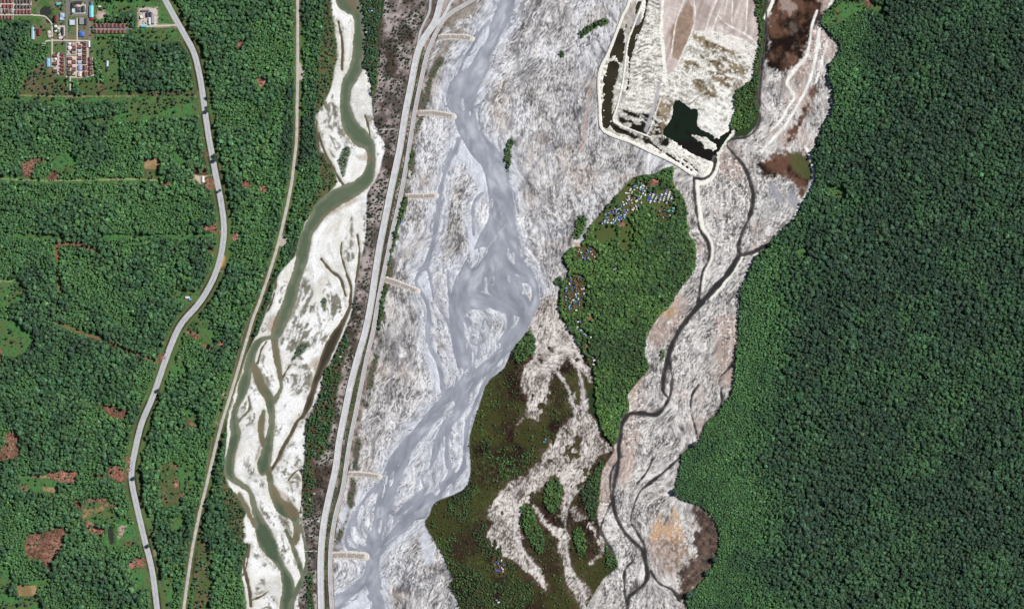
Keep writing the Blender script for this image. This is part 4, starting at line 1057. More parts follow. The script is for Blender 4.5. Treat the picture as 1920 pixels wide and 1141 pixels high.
def leaf_mat(name, atype):
    m, nt, b = mat(name, .75, .25)
    if atype == 'OBJECT':
        at = node(nt, 'ShaderNodeObjectInfo'); c = at.outputs['Color']
    else:
        at = node(nt, 'ShaderNodeAttribute', attribute_name='leaf', attribute_type='INSTANCER'); c = at.outputs['Color']
    nz = noise(nt, 2.3, 3, .7)
    nt.links.new(mulcol(nt, c, nz, .45, 1.6), b.inputs['Base Color'])
    return m
M_leaf_i = leaf_mat('leaves_mass', 'INSTANCER'); M_leaf_o = leaf_mat('leaves_single', 'OBJECT')
M_bark = plain_mat('bark', (92, 80, 66), .95, .1, .7, 1.2, 2)
CROWNS_I = []
for k in range(6):
    me = crown_mesh('canopy_variant', 100+k, [M_leaf_i, M_bark])
    CROWNS_I.append(bpy.data.objects.new('canopy_variant', me))
CROWNS_O = [crown_mesh('crown', 100+k, [M_leaf_o], trunk=False) for k in range(6)]
BUSHES_O = [crown_mesh('shrub', 200+k, [M_leaf_o], trunk=False, rings=1, leaves=40) for k in range(4)]
bm = bmesh.new()
bmesh.ops.create_cone(bm, cap_ends=False, segments=7, radius1=.12, radius2=.06, depth=1.0)
for v in bm.verts: v.co.z += .5
for a in range(3):
    rr = bmesh.ops.create_cone(bm, cap_ends=False, segments=5, radius1=.05, radius2=.02, depth=.5)
    for v in rr['verts']:
        z = v.co.z + .25; v.co.z = .8 + z*.8; v.co.x += z*.6*math.cos(a*2.1); v.co.y += z*.6*math.sin(a*2.1)
TRUNK = bpy.data.meshes.new('trunk'); bm.to_mesh(TRUNK); bm.free(); TRUNK.materials.append(M_bark)

def gn_scatter():
    ng = bpy.data.node_groups.new('scatter_canopy', 'GeometryNodeTree')
    ng.interface.new_socket('Geometry', in_out='INPUT', socket_type='NodeSocketGeometry')
    ng.interface.new_socket('Geometry', in_out='OUTPUT', socket_type='NodeSocketGeometry')
    gi = ng.nodes.new('NodeGroupInput'); go = ng.nodes.new('NodeGroupOutput')
    jn = ng.nodes.new('GeometryNodeJoinGeometry')
    def attr(nm, t):
        n = ng.nodes.new('GeometryNodeInputNamedAttribute'); n.data_type = t; n.inputs['Name'].default_value = nm
        return n.outputs[0]
    var = attr('variant', 'INT'); rot = attr('rot', 'FLOAT_VECTOR'); scl = attr('scl', 'FLOAT_VECTOR')
    for k, ob in enumerate(CROWNS_I):
        oi = ng.nodes.new('GeometryNodeObjectInfo'); oi.inputs['Object'].default_value = ob; oi.inputs['As Instance'].default_value = True
        cmp = ng.nodes.new('FunctionNodeCompare'); cmp.data_type = 'INT'; cmp.operation = 'EQUAL'
        ng.links.new(var, cmp.inputs[2]); cmp.inputs[3].default_value = k
        ip = ng.nodes.new('GeometryNodeInstanceOnPoints')
        ng.links.new(gi.outputs[0], ip.inputs['Points']); ng.links.new(cmp.outputs[0], ip.inputs['Selection'])
        ng.links.new(oi.outputs['Geometry'], ip.inputs['Instance'])
        ng.links.new(rot, ip.inputs['Rotation']); ng.links.new(scl, ip.inputs['Scale'])
        ng.links.new(ip.outputs[0], jn.inputs[0])
    ng.links.new(jn.outputs[0], go.inputs[0])
    return ng
NG = gn_scatter()
def canopy(name, label, x, y, r, hz, leaf, flat=1.0):
    n = len(x)
    me = bpy.data.meshes.new(name); me.vertices.add(n)
    me.vertices.foreach_set('co', np.stack([wx(x), wy(y), hz], 1).astype(np.float32).ravel())
    def at(nm, t, d, key): a = me.attributes.new(nm, t, 'POINT'); a.data.foreach_set(key, np.ascontiguousarray(d).ravel())
    at('variant', 'INT', rng.integers(0, 6, n).astype(np.int32), 'value')
    at('rot', 'FLOAT_VECTOR', np.stack([rng.uniform(-.15, .15, n), rng.uniform(-.15, .15, n), rng.uniform(0, 6.28, n)], 1).astype(np.float32), 'vector')
    at('scl', 'FLOAT_VECTOR', np.stack([r*S*rng.uniform(.85, 1.15, n), r*S*rng.uniform(.85, 1.15, n), r*S*flat*rng.uniform(.8, 1.25, n)], 1).astype(np.float32), 'vector')
    c = np.ones((n, 4), np.float32); c[:, :3] = leaf
    at('leaf', 'FLOAT_COLOR', c, 'color')
    o = mesh_obj(name, me); md = o.modifiers.new('scatter', 'NODES'); md.node_group = NG
    tag(o, label, kind='stuff'); return o

def sample(A, x, y):
    i = np.clip(((x - X0)/ST + .5).astype(int), 0, W-1); j = np.clip(((y - Y0)/ST + .5).astype(int), 0, H-1); return A[j, i]
DARKLEAF = np.array([.058, .108, .067]); MIDLEAF = np.array([.080, .174, .080]); LUSHLEAF = np.array([.120, .256, .098])
def leafcol(l, n):
    l = np.clip(l, 0, 1)[:, None]
    c = np.where(l < .5, DARKLEAF + (MIDLEAF-DARKLEAF)*l*2, MIDLEAF + (LUSHLEAF-MIDLEAF)*(l-.5)*2)
    c = c * rng.uniform(.7, 1.38, (n, 1)) * np.stack([rng.uniform(.85, 1.2, n), np.ones(n), rng.uniform(.85, 1.2, n)], 1)
    return c
def place(space, mask_fn):
    ii, jj = np.meshgrid(np.arange(X0, X1, space), np.arange(Y0, Y1, space*.87))
    x = ii + ((np.arange(ii.shape[0]) % 2)*space*.5)[:, None] + rng.uniform(-.42, .42, ii.shape)*space
    y = jj + rng.uniform(-.42, .42, ii.shape)*space
    x = x.ravel(); y = y.ravel(); k = mask_fn(x, y); return x[k], y[k]
LN = fbm(70, 400, 4); LN2 = fbm(24, 401, 3)
INDIV = []
def wood(name, label, region, space, rbase, hbase):
    def f(x, y):
        s = sample(SIZE, x, y)
        return (sample(region, x, y)) & (rng.random(len(x)) < sample(DEN, x, y))
    # several passes by tree size so that small growth stands closer
    X, Y = [], []
    for lo, hi, q in ((0, .36, .40), (.36, .5, .5), (.5, .65, .62), (.65, .85, .78), (.85, 9, 1.0)):
        x, y = place(space*q, lambda x, y: f(x, y) & (sample(SIZE, x, y) >= lo) & (sample(SIZE, x, y) < hi))
        X.append(x); Y.append(y)
    x = np.concatenate(X); y = np.concatenate(Y); n = len(x)
    s = sample(SIZE, x, y)
    r = rbase * s * (0.62 + 0.95*rng.beta(1.3, 3.0, n))
    l = sample(LUSH, x, y) + (sample(LN, x, y)-.5)*1.25 + (sample(LN2, x, y)-.5)*.6 + rng.normal(0, .10, n)
    c = leafcol(l, n)
    bright = rng.random(n) < .03; c[bright] = c[bright]*1.5 + np.array([.01, .03, .01])
    hz = sample(ZG, x, y) + hbase*s*rng.uniform(.35, 1.45, n) + r*S*.5
    # emergent trees
    keep = np.ones(n, bool)
    gap = rng.random(n) < .15; hz = np.where(gap, hz*.3, hz)
    order = np.argsort(-r*np.where((x > 0) & (x < 1920) & (y > 0) & (y < 1141), 1, 0))
    for i in order[:IND_N.get(name, 0)]:
        keep[i] = False; INDIV.append((name, x[i], y[i], r[i]*1.12, hz[i], c[i]))
    if name == 'island_wood': c = c*np.array([1.12, 1.0, .78])
    canopy(name, label, x[keep], y[keep], r[keep], hz[keep], c[keep])
    print(name, n)
IND_N = {'western_forest': 120, 'eastern_rainforest': 130, 'island_wood': 30}
west_m = (GX < 720) & (D_plain > 0)
east_m = (D_east < 0)
rest_m = ~west_m & ~east_m
wood('western_forest', 'dense green forest and secondary growth west of the green river', west_m, 4.6, 3.25, 8.5)
wood('eastern_rainforest', 'dense dark rainforest covering the eastern side', east_m, 4.0, 2.95, 10.5)
wood('island_wood', 'bright green bush covering the island and patches on the plain', rest_m, 5.6, 4.6, 7.0)

# low growth: meadow tufts and dry brush
x, y = place(3.2, lambda x, y: (np.minimum(sample(CL['meadow'], x, y), np.minimum(sample(CL['scrubby'], x, y), sample(CL['town'], x, y))) < 1) & (rng.random(len(x)) < .38) & (sample(D_town_r, x, y) > 1.5) & (sample(D_main, x, y) > 2))
n = len(x); canopy('meadow_growth', 'low bright grass clumps and bushes in the forest clearings', x, y, rng.uniform(.6, 1.5, n), sample(ZG, x, y)+.1, leafcol(np.full(n, .55)+(sample(LN2, x, y)-.5), n)*.9, .5)
x, y = place(3.0, lambda x, y: (np.minimum(sample(CL['burnt'], x, y), sample(CL['redearth'], x, y)) + sample(NE, x, y)*3 < 0) & (rng.random(len(x)) < .6))
n = len(x); base = np.where(rng.random((n, 1)) < .8, np.array([[.27, .14, .105]]), np.array([[.06, .09, .04]])); canopy('dry_brush', 'felled reddish brown brush lying in the cleared plots', x, y, rng.uniform(.8, 1.7, n), sample(ZG, x, y)+.2, base*rng.uniform(.6, 1.3, (n, 1)), .6)
x, y = place(4.2, lambda x, y: (sample(D_marsh, x, y) < -1) & (sample(lobe_n, x, y) > 1) & (rng.random(len(x)) < .95*sample(sm(.40, .62, fbm(26, 410, 4)), x, y)))
n = len(x); canopy('marsh_growth', 'low olive and brown bushes growing across the marsh', x, y, rng.uniform(.5, 1.2, n), sample(ZG, x, y)+.1, np.where(rng.random((n, 1)) < .7, np.array([[.07, .095, .03]]), np.array([[.05, .042, .028]]))*rng.uniform(.6, 1.5, (n, 1)), .7)
x, y = place(3.6, lambda x, y: (np.maximum(np.abs(sample(medn, x, y)) < 4, (sample(rv, x, y) < -1) & (sample(fbm(30, 145, 3), x, y) > .5)) > 0) & (sample(D_la, x, y) > -1) & (sample(D_lb, x, y) > -1) & (rng.random(len(x)) < .45) & (sample(D_groyne, x, y) > 2))
n = len(x); canopy('levee_bushes', 'small dark bushes on the strips beside the levees', x, y, rng.uniform(.7, 1.7, n), sample(ZG, x, y)+.3, leafcol(rng.uniform(0, .5, n), n), .9)

# single trees
def tree_label(nm, x, y, r, c):
    tone = 'bright green' if c[1] > .15 else ('mid green' if c[1] > .11 else 'dark green')
    row = 'upper' if y < 380 else ('middle' if y < 760 else 'lower')
    if nm == 'western_forest':
        xm = np.interp(y, P(ROAD_MAIN)[:, 1], P(ROAD_MAIN)[:, 0]); xt = np.interp(y, P(ROAD_TRACK)[:, 1], P(ROAD_TRACK)[:, 0])
        wh = 'near the left edge' if x < xm - 170 else ('left of the main road' if x < xm else ('between main road and gravel track' if x < xt else 'between gravel track and green river'))
        return 'large %s round-crowned tree %s, %s part' % (tone, wh, row)
    if nm == 'eastern_rainforest':
        wh = 'toward the pale plain' if x < 1560 else ('in the middle' if x < 1740 else 'toward the right edge')
        return 'large %s tree above the eastern canopy, %s, %s part' % (tone, wh, row)
    return 'taller %s tree in the island bush, %s half' % (tone, 'upper' if y < 520 else 'lower')
LBL = {'western_forest': 'large round-crowned tree standing above the western forest', 'eastern_rainforest': 'large dark tree rising above the eastern rainforest canopy', 'island_wood': 'taller green tree among the bush of the island'}
def tree(x, y, r, zc, c, label, group, k):
    e = bpy.data.objects.new('tree', None); col.objects.link(e)
    gz = float(sample(ZG, np.array([x]), np.array([y]))[0])
    e.location = (wx(x), wy(y), gz); e.rotation_euler = (0, 0, random.uniform(0, 6.28))
    tag(e, label, 'tree', group)
    cr = bpy.data.objects.new('crown', CROWNS_O[k % 6]); col.objects.link(cr); cr.parent = e
    cr.location = (0, 0, zc - gz); cr.scale = (r*S, r*S, r*S*random.uniform(.9, 1.2)); cr.color = (float(c[0]), float(c[1]), float(c[2]), 1)
    t = bpy.data.objects.new('trunk', TRUNK); col.objects.link(t); t.parent = e; t.scale = (r*S*.9, r*S*.9, max(zc-gz, 1))
for k, (nm, x, y, r, z, c) in enumerate(INDIV):
    tree(x, y, r, z, c, tree_label(nm, x, y, r, c), {'western_forest': 'tall trees of the western forest', 'eastern_rainforest': 'tall trees of the eastern rainforest', 'island_wood': 'tall trees of the island'}[nm], k)
ROADSIDE = [(390, 183), (391, 200), (389, 208), (404, 292), (404, 300), (413, 357), (298, 731), (300, 738), (253, 895), (279, 1022), (367, 533), (366, 529), (319, 1130), (128, 148), (110, 150), (190, 140), (120, 165), (222, 40), (238, 34)]
for k, (x, y) in enumerate(ROADSIDE):
    tree(x, y, random.uniform(2.4, 3.6), random.uniform(7.5, 11), DARKLEAF*random.uniform(.8, 1.1), 'dark tree standing alone beside the road or in a clearing', 'trees standing alone by the western road', k)
# shrubs of the scrub strip
cand = place(5.4, lambda x, y: (sample(D_scrub, x, y) < -2) & (sample(D_la, x, y) > 1.5) & (sample(D_sand, x, y) > 1) & (sample(gs, x, y) > 1) & (rng.random(len(x)) < .15 + 1.1*sample(sm(.36, .6, fbm(26, 470, 3)), x, y)) & (x < np.interp(y, [0, 300, 600, 900, 1141], [800, 745, 690, 625, 600])) & (y > 0) & (y < 1141))
sx, sy = cand; order = rng.permutation(len(sx)); print('shrubs', len(sx))
for q, i in enumerate(order[:300]):
    o = bpy.data.objects.new('shrub', BUSHES_O[q % 4]); col.objects.link(o)
    r = random.choice((random.uniform(.9, 1.5), random.uniform(1.3, 2.4)))*S
    o.location = (wx(sx[i]), wy(sy[i]), 2.0 + r*.35); o.scale = (r, r, r*1.3); o.rotation_euler = (0, 0, random.uniform(0, 6.28))
    c = DARKLEAF*random.uniform(.45, .9); o.color = (float(c[0]), float(c[1]), float(c[2]), 1)
    lv = ['above the first groyne', 'level with the first two groynes', 'level with the third groyne', 'level with the fourth groyne', 'between fourth and fifth groyne', 'level with the fifth groyne', 'level with the lowest groyne'][int(np.searchsorted([60, 290, 450, 610, 820, 960], sy[i]))]
    tag(o, 'small dark shrub in the brown scrub strip, %s' % lv, 'shrub', 'shrubs dotting the brown scrub strip')
if len(order) > 300:
    i = order[300:]; n = len(i)
    canopy('scrub_bushes', 'the remaining small dark shrubs of the scrub strip', sx[i], sy[i], rng.uniform(1.1, 1.9, n), np.full(n, 2.6), DARKLEAF*rng.uniform(.45, .9, (n, 1)), 1.2)

# ------------------------------------------------------------------ buildings
MATS = {}
def roofmat(c):
    if c not in MATS: MATS[c] = plain_mat('roof_%02x%02x%02x' % c, c, .6, .3, .82, 1.15, .5)
    return MATS[c]
M_wall = plain_mat('cream_wall', (214, 206, 190), .9, .2, .9, 1.08, .6)
WALLS = {}; ROOFS = {}
def wall_mesh(w, d, h):
    k = (w, d, h)
    if k not in WALLS:
        x, y = w/2, d/2
        v = [(-x, -y, 0), (x, -y, 0), (x, y, 0), (-x, y, 0), (-x, -y, h), (x, -y, h), (x, y, h), (-x, y, h)]
        f = [(0, 1, 5, 4), (1, 2, 6, 5), (2, 3, 7, 6), (3, 0, 4, 7), (4, 5, 6, 7)]
        me = bpy.data.meshes.new('wall'); me.from_pydata(v, [], f); me.materials.append(M_wall); WALLS[k] = me
    return WALLS[k]
def roof_mesh(w, d, h, rise, kind, c):
    k = (w, d, h, rise, kind, c)
    if k not in ROOFS:
        x, y = w/2+.5, d/2+.5; t = .25
        if kind == 'flat':
            v = []
            for (a, z) in ((0, h), (0, h+.9), (-.5, h+.9), (-.5, h+.45)):
                v += [(-x-a*0-a if False else -(x+a), -(y+a), z), (x+a, -(y+a), z), (x+a, y+a, z), (-(x+a), y+a, z)]
            f = []
            for q in range(3):
                for e in range(4): f.append((q*4+e, q*4+(e+1) % 4, q*4+4+(e+1) % 4, q*4+4+e))
            f.append((12, 13, 14, 15))
        else:
            r = x - (min(x, y)*.9 if kind == 'hip' else 0)
            v = [(-x, -y, h), (x, -y, h), (x, y, h), (-x, y, h), (-r, 0, h+rise), (r, 0, h+rise),
                 (-x, -y, h-t), (x, -y, h-t), (x, y, h-t), (-x, y, h-t)]
            f = [(0, 1, 5, 4), (2, 3, 4, 5), (1, 2, 5), (3, 0, 4), (6, 7, 1, 0), (7, 8, 2, 1), (8, 9, 3, 2), (9, 6, 0, 3), (9, 8, 7, 6)]
        me = bpy.data.meshes.new('roof'); me.from_pydata(v, [], f); me.update(); me.materials.append(roofmat(c)); ROOFS[k] = me
    return ROOFS[k]
RIDGE = {}
def ridge_mesh(w, h, rise):
    k = (w, h, rise)
    if k not in RIDGE:
        x = w/2+.5; v = [(-x, -.35, h+rise-.1), (x, -.35, h+rise-.1), (x, 0, h+rise+.15), (-x, 0, h+rise+.15), (x, .35, h+rise-.1), (-x, .35, h+rise-.1)]
        me = bpy.data.meshes.new('ridge_cap'); me.from_pydata(v, [], [(0, 1, 2, 3), (3, 2, 4, 5), (1, 4, 2), (0, 3, 5)]); me.materials.append(roofmat((196, 190, 184))); RIDGE[k] = me
    return RIDGE[k]
def building(name, x, y, w, d, c, label, cat='house', group=None, rot=0.0, h=3.6, rise=None, kind='gable', ridge=False):
    """w along x, d along y, in map cells"""
    flip = d > w
    a, b = (d, w) if flip else (w, d)
    a = round(a*S, 1); b = round(b*S, 1); rise = round(b*.22, 1) if rise is None else rise
    e = bpy.data.objects.new(name, None); col.objects.link(e)
    e.location = (wx(x), wy(y), 2.0); e.rotation_euler = (0, 0, -rot + (math.pi/2 if flip else 0))
    tag(e, label, cat, group)
    o = bpy.data.objects.new('wall', wall_mesh(a, b, h)); col.objects.link(o); o.parent = e
    o = bpy.data.objects.new('roof', roof_mesh(a, b, h, rise, kind, c)); col.objects.link(o); o.parent = e
    if ridge and kind == 'gable':
        q = bpy.data.objects.new('ridge_cap', ridge_mesh(a, h, rise)); col.objects.link(q); q.parent = o
    return e
MAROON = (112, 52, 52); MAROON2 = (128, 66, 62); PINKW = (226, 204, 198); DARK = (62, 56, 56); WHITE = (240, 238, 232); BLUEW = (190, 206, 226); GREYR = (150, 150, 156)
ROWS = [  # x0,y0,x1,y1,count,width across,colours,label
 (2, 2, 22, 2, 4, 6, [MAROON, MAROON2], 'maroon-roofed row house in the topmost terrace at the left edge of the village'),
 (8, 12, 22, 12, 3, 6, [MAROON, MAROON2], 'maroon-roofed row house in the second terrace at the left edge of the village'),
 (2, 21, 23, 21, 4, 6, [MAROON, MAROON2, GREYR], 'maroon or grey roofed row house, third terrace at the left edge of the village'),
 (3, 33, 22, 33, 4, 6, [MAROON, MAROON2], 'maroon-roofed row house south of the street at the left edge of the village'),
 (31, 3, 56, 3, 5, 5.5, [DARK], 'black-roofed row house in the upper dark terrace'),
 (31, 13, 56, 13, 5, 5.5, [DARK], 'black-roofed row house in the lower dark terrace'),
 (31, 22.5, 57, 22.5, 5, 7, [MAROON2, MAROON], 'red-roofed row house just north of the street, below the dark terraces'),
 (181, 48, 233, 48, 8, 6, [MAROON, MAROON2], 'maroon-roofed row house north of the lane leading east'),
 (181, 59, 233, 59, 8, 6, [MAROON, MAROON2], 'maroon-roofed row house south of the lane leading east'),
 (104, 102, 104, 107, 1, 7, [MAROON], 'maroon-roofed house at the north end of the western column'),
 (104, 118, 104, 121, 1, 7, [MAROON], 'maroon-roofed house in the middle of the western column'),
 (104, 131, 104, 137, 1, 7, [(84, 44, 50)], 'dark maroon house at the south end of the western column'),
 (117.5, 102, 117.5, 137, 6, 6, [MAROON, MAROON2], 'maroon-roofed row house in the column beside the grey street'),
 (131, 110, 131, 138, 5, 6, [PINKW, MAROON2], 'pale pink or red roofed row house in the column just right of the grey street'),
 (139.5, 84, 139.5, 98, 3, 6.5, [(198, 150, 146), MAROON2], 'pink-red roofed house beside the two white tanks'),
 (139.5, 110, 139.5, 138, 5, 6, [MAROON2, PINKW], 'red or pale roofed row house just left of the central lane'),
 (150, 82, 150, 117, 6, 6, [BLUEW, PINKW, MAROON2], 'pale blue or white roofed row house right of the central lane'),
 (159.5, 81, 159.5, 117, 6, 6, [MAROON, (96, 50, 50)], 'maroon-roofed row house in the upper eastern column'),
 (150, 127, 150, 139, 2, 6.5, [(150, 160, 214), PINKW], 'blue or pale roofed house at the south end right of the central lane'),
 (160, 127, 160, 139, 2, 7, [MAROON], 'maroon-roofed house at the south end of the eastern column'),
 (169.5, 111, 169.5, 138, 4, 6, [(104, 48, 50)], 'maroon-roofed row house in the easternmost column of the village'),
]
nrow = 0
for (xa, ya, xb, yb, n, w_, cs_, lb) in ROWS:
    L = math.hypot(xb-xa, yb-ya); pitch = L/max(n-1, 1) if n > 1 else 8
    for i in range(n):
        t = i/max(n-1, 1) if n > 1 else .5
        x = xa+(xb-xa)*t; y = ya+(yb-ya)*t
        horiz = abs(xb-xa) > abs(yb-ya)
        a = max(min(pitch*.74, 8), 4.0)
        c = cs_[(i*7 + nrow) % len(cs_)]
        building('row_house', x, y, a if horiz else w_, w_ if horiz else a, c, lb, 'house', 'row houses: ' + lb if n > 1 else None, ridge=True)
        # paved yard piece
    nrow += 1
BLD = [
 ('school_building', 138, 11, 5, 11, (58, 60, 64), 'dark-roofed school wing on the west of the court', 'school', 'flat'),
 ('school_building', 148, 5.5, 13, 4.5, (66, 66, 72), 'dark-roofed school wing on the north of the court', 'school', 'gable'),
 ('school_building', 147, 18, 10, 9, (84, 90, 96), 'grey school hall in the middle of the court', 'school', 'hip'),
 ('school_building', 157, 17, 5.5, 10, (54, 74, 72), 'dark teal school wing on the east of the court', 'school', 'gable'),
 ('school_building', 138.5, 20.5, 5, 7, (206, 226, 232), 'white school block beside the dark wing', 'school', 'flat'),
 ('school_building', 146.5, 11.5, 5, 4, (226, 186, 186), 'pale pink hall roof inside the school court', 'school', 'hip'),
 ('long_hall', 172, 22, 7, 21, (126, 220, 232), 'long bright cyan roofed hall beside the eastern street', 'hall', 'gable'),
 ('house', 173, 36, 5, 5, (168, 46, 56), 'bright red roofed house at the south end of the cyan hall', 'house', 'gable'),
 ('house', 172, 7, 6, 8, (96, 116, 134), 'slate blue house north of the cyan hall', 'house', 'gable'),
 ('long_hall', 62.3, 62.5, 5, 23, (170, 206, 222), 'long light blue roofed barn at the forest edge', 'barn', 'gable'),
 ('house', 73.5, 60.5, 6, 12, (122, 44, 48), 'dark red house right of the light blue barn', 'house', 'gable'),
 ('house', 82.5, 84, 8.5, 5, (232, 234, 238), 'white house standing alone on the grass left of the village', 'house', 'gable'),
 ('house', 91.3, 114, 6, 8, (150, 196, 232), 'light blue roofed house, upper one of the joined pair', 'house', 'hip'),
 ('house', 91.6, 122, 6, 7, (150, 196, 232), 'light blue roofed house, lower one of the joined pair', 'house', 'hip'),
 ('house', 153.5, 64, 9, 9, (70, 120, 210), 'bright blue hip-roofed house on the walled lawn', 'house', 'hip'),
 ('house', 136, 42.5, 9, 9, (206, 216, 232), 'square white house with pale blue roof by the street', 'house', 'flat'),
 ('office_building', 154, 40, 8, 12, (150, 152, 156), 'grey flat-roofed office block', 'office', 'flat'),
 ('office_building', 161.5, 41, 4.5, 11, (56, 58, 66), 'narrow charcoal roofed block beside the grey office', 'office', 'gable'),
 ('house', 117, 29, 8, 8, (176, 186, 214), 'pale lavender blue roofed house by the grey street', 'house', 'hip'),
 ('house', 117, 36, 8, 4, (188, 206, 236), 'pale blue roofed annex below the lavender roofed house', 'house', 'gable'),
 ('house', 105, 36, 6, 13, (104, 46, 48), 'long dark red roofed house left of the lavender roofed house', 'house', 'gable'),
 ('house', 111, 8, 8.5, 4.5, (126, 188, 204), 'teal roofed house at the top of the village', 'house', 'gable'),
 ('long_hall', 118, 59, 4, 13, (52, 54, 60), 'narrow black roofed hall beside the grey street', 'hall', 'gable'),
 ('house', 115.5, 71.5, 9, 3.6, (232, 206, 202), 'long pale pink roofed house by the street corner', 'house', 'gable'),
 ('house', 92.5, 61, 5, 5, (226, 214, 206), 'cream roofed house left of the pale lane', 'house', 'hip'),
 ('house', 93, 68, 5, 5, (206, 196, 190), 'beige roofed house just above the lane crossing', 'house', 'hip'),
 ('house', 111, 53, 5, 5, (214, 208, 200), 'cream house between the white tanks and black hall', 'house', 'flat'),
 ('house', 112, 65, 4, 5, (200, 196, 196), 'small grey house left of the black hall', 'house', 'gable'),
 ('house', 168, 83, 3, 11, (240, 238, 232), 'narrow white house right of the eastern lane', 'house', 'gable'),
 ('house', 171.5, 84, 3.2, 12, (66, 84, 84), 'narrow dark green house right of the narrow white house', 'house', 'gable'),
 ('long_hall', 202, 123, 2.8, 17, (214, 232, 240), 'very narrow white hall alone in the meadow', 'shed', 'gable'),
 ('house', 187.5, 12.8, 5, 1.8, (240, 238, 232), 'small white shed in the upper meadow', 'shed', 'gable'),
 ('house', 352, 557.5, 7.5, 3.2, (226, 232, 240), 'white roofed house in the clearing by the road bend', 'house', 'gable'),
 ('house', 357, 561, 4, 3, (120, 176, 220), 'light blue shed beside the white roofed house by the road bend', 'shed', 'gable'),
 ('house', 340, 325, 3.4, 7, (176, 190, 226), 'pale blue roofed house among trees near the side lane', 'house', 'gable'),
 ('house', 381, 336, 4, 11, (240, 240, 236), 'white roofed house at the lane mouth by the main road', 'house', 'gable'),
 ('depot_building', 273, 20.5, 14, 3, (120, 118, 128), 'long grey shed along the north of the walled depot', 'depot', 'gable'),
 ('depot_building', 277, 28, 4, 8, (60, 60, 76), 'dark blue-grey depot building nearest the yard middle', 'depot', 'gable'),
 ('depot_building', 282.3, 27, 2.6, 8, (48, 48, 56), 'narrow charcoal depot building', 'depot', 'gable'),
 ('depot_building', 286, 34, 4, 20, (150, 152, 156), 'long grey depot hall with light ribs', 'depot', 'gable'),
 ('depot_building', 289.5, 36, 2, 17, (176, 178, 180), 'slim pale grey depot hall along the east wall', 'depot', 'gable'),
 ('depot_building', 281, 40, 3.2, 12, (226, 230, 234), 'white depot building between the grey halls', 'depot', 'gable'),
 ('depot_building', 270, 49.5, 10, 3.4, (110, 206, 222), 'bright cyan roofed shed at the south-west corner of the depot', 'depot', 'gable'),
 ('depot_building', 266, 32, 4, 4, (240, 240, 228), 'small white block in the depot yard', 'depot', 'flat'),
]
for (nm, x, y, w_, d_, c, lb, cat, kd) in BLD:
    building(nm, x, y, w_, d_, c, lb, cat, kind=kd, h=4.6 if cat in ('school', 'hall', 'office', 'depot', 'barn') else 3.6)
# white storage tanks
for k, (x, y, r, lb) in enumerate([(105, 50, 2.7, 'round white tank beside the grey street, upper one'), (105, 58, 2.5, 'round white tank beside the grey street, lower one'), (131, 82.5, 2.3, 'small round white tank at the north end of the lane'), (131.5, 90, 3.6, 'large round white tank beside the pink roofed houses'), (105, 111, 2.3, 'round white tank between the maroon houses of the western column')]):
    e = bpy.data.objects.new('water_tank', None); col.objects.link(e); e.location = (wx(x), wy(y), 2); tag(e, lb, 'tank', 'white tanks of the village')
    bm = bmesh.new(); bmesh.ops.create_cone(bm, cap_ends=True, segments=24, radius1=r*S, radius2=r*S, depth=4)
    for v in bm.verts: v.co.z += 2
    me = bpy.data.meshes.new('shell'); bm.to_mesh(me); bm.free(); me.materials.append(roofmat(WHITE)); mesh_obj('shell', me, e)
    bm = bmesh.new(); bmesh.ops.create_cone(bm, cap_ends=False, segments=24, radius1=r*S*1.04, radius2=.2, depth=1.0)
    for v in bm.verts: v.co.z += 4.5
    me = bpy.data.meshes.new('roof_cone'); bm.to_mesh(me); bm.free(); me.materials.append(roofmat((232, 232, 230))); mesh_obj('roof_cone', me, e)
# concrete yards between the row houses
def sheet(name, x0, y0, x1, y1, z, m, label):
    nx, ny = 6, 6; v = []; f = []
    for j in range(ny+1):
        for i in range(nx+1):
            jt = random.uniform(-.5, .5)
            v.append((wx(x0+(x1-x0)*i/nx + (jt if i in (0, nx) else 0)), wy(y0+(y1-y0)*j/ny + (jt if j in (0, ny) else 0)), z))
    for j in range(ny):
        for i in range(nx): a = j*(nx+1)+i; f.append((a, a+nx+1, a+nx+2, a+1))
    me = bpy.data.meshes.new(name); me.from_pydata(v, [], f); me.update(); me.materials.append(m)
    if me.polygons[0].normal.z < 0: me.flip_normals()
    o = mesh_obj(name, me); tag(o, label, kind='structure')
M_yard = plain_mat('yard_concrete', (216, 202, 194), .95, .1, .6, 1.15, .35)
for k, (a, b, c, d) in enumerate([(-10, 5, 26, 26), (29, 0, 59, 26), (0, 30, 25, 37), (178, 44.5, 237, 62.5), (127, 80, 144, 100), (127, 105, 144, 142), (147, 79, 163, 120), (147, 124, 163, 142), (100, 99, 121, 140), (166, 108, 174, 140), (110, 48, 122, 74), (134, 6, 161, 26), (262, 16, 295, 48)]):
    sheet('concrete_yard', a, b, c, d, 2.13 + .005*k, M_yard, 'pale concrete yard around the village houses')

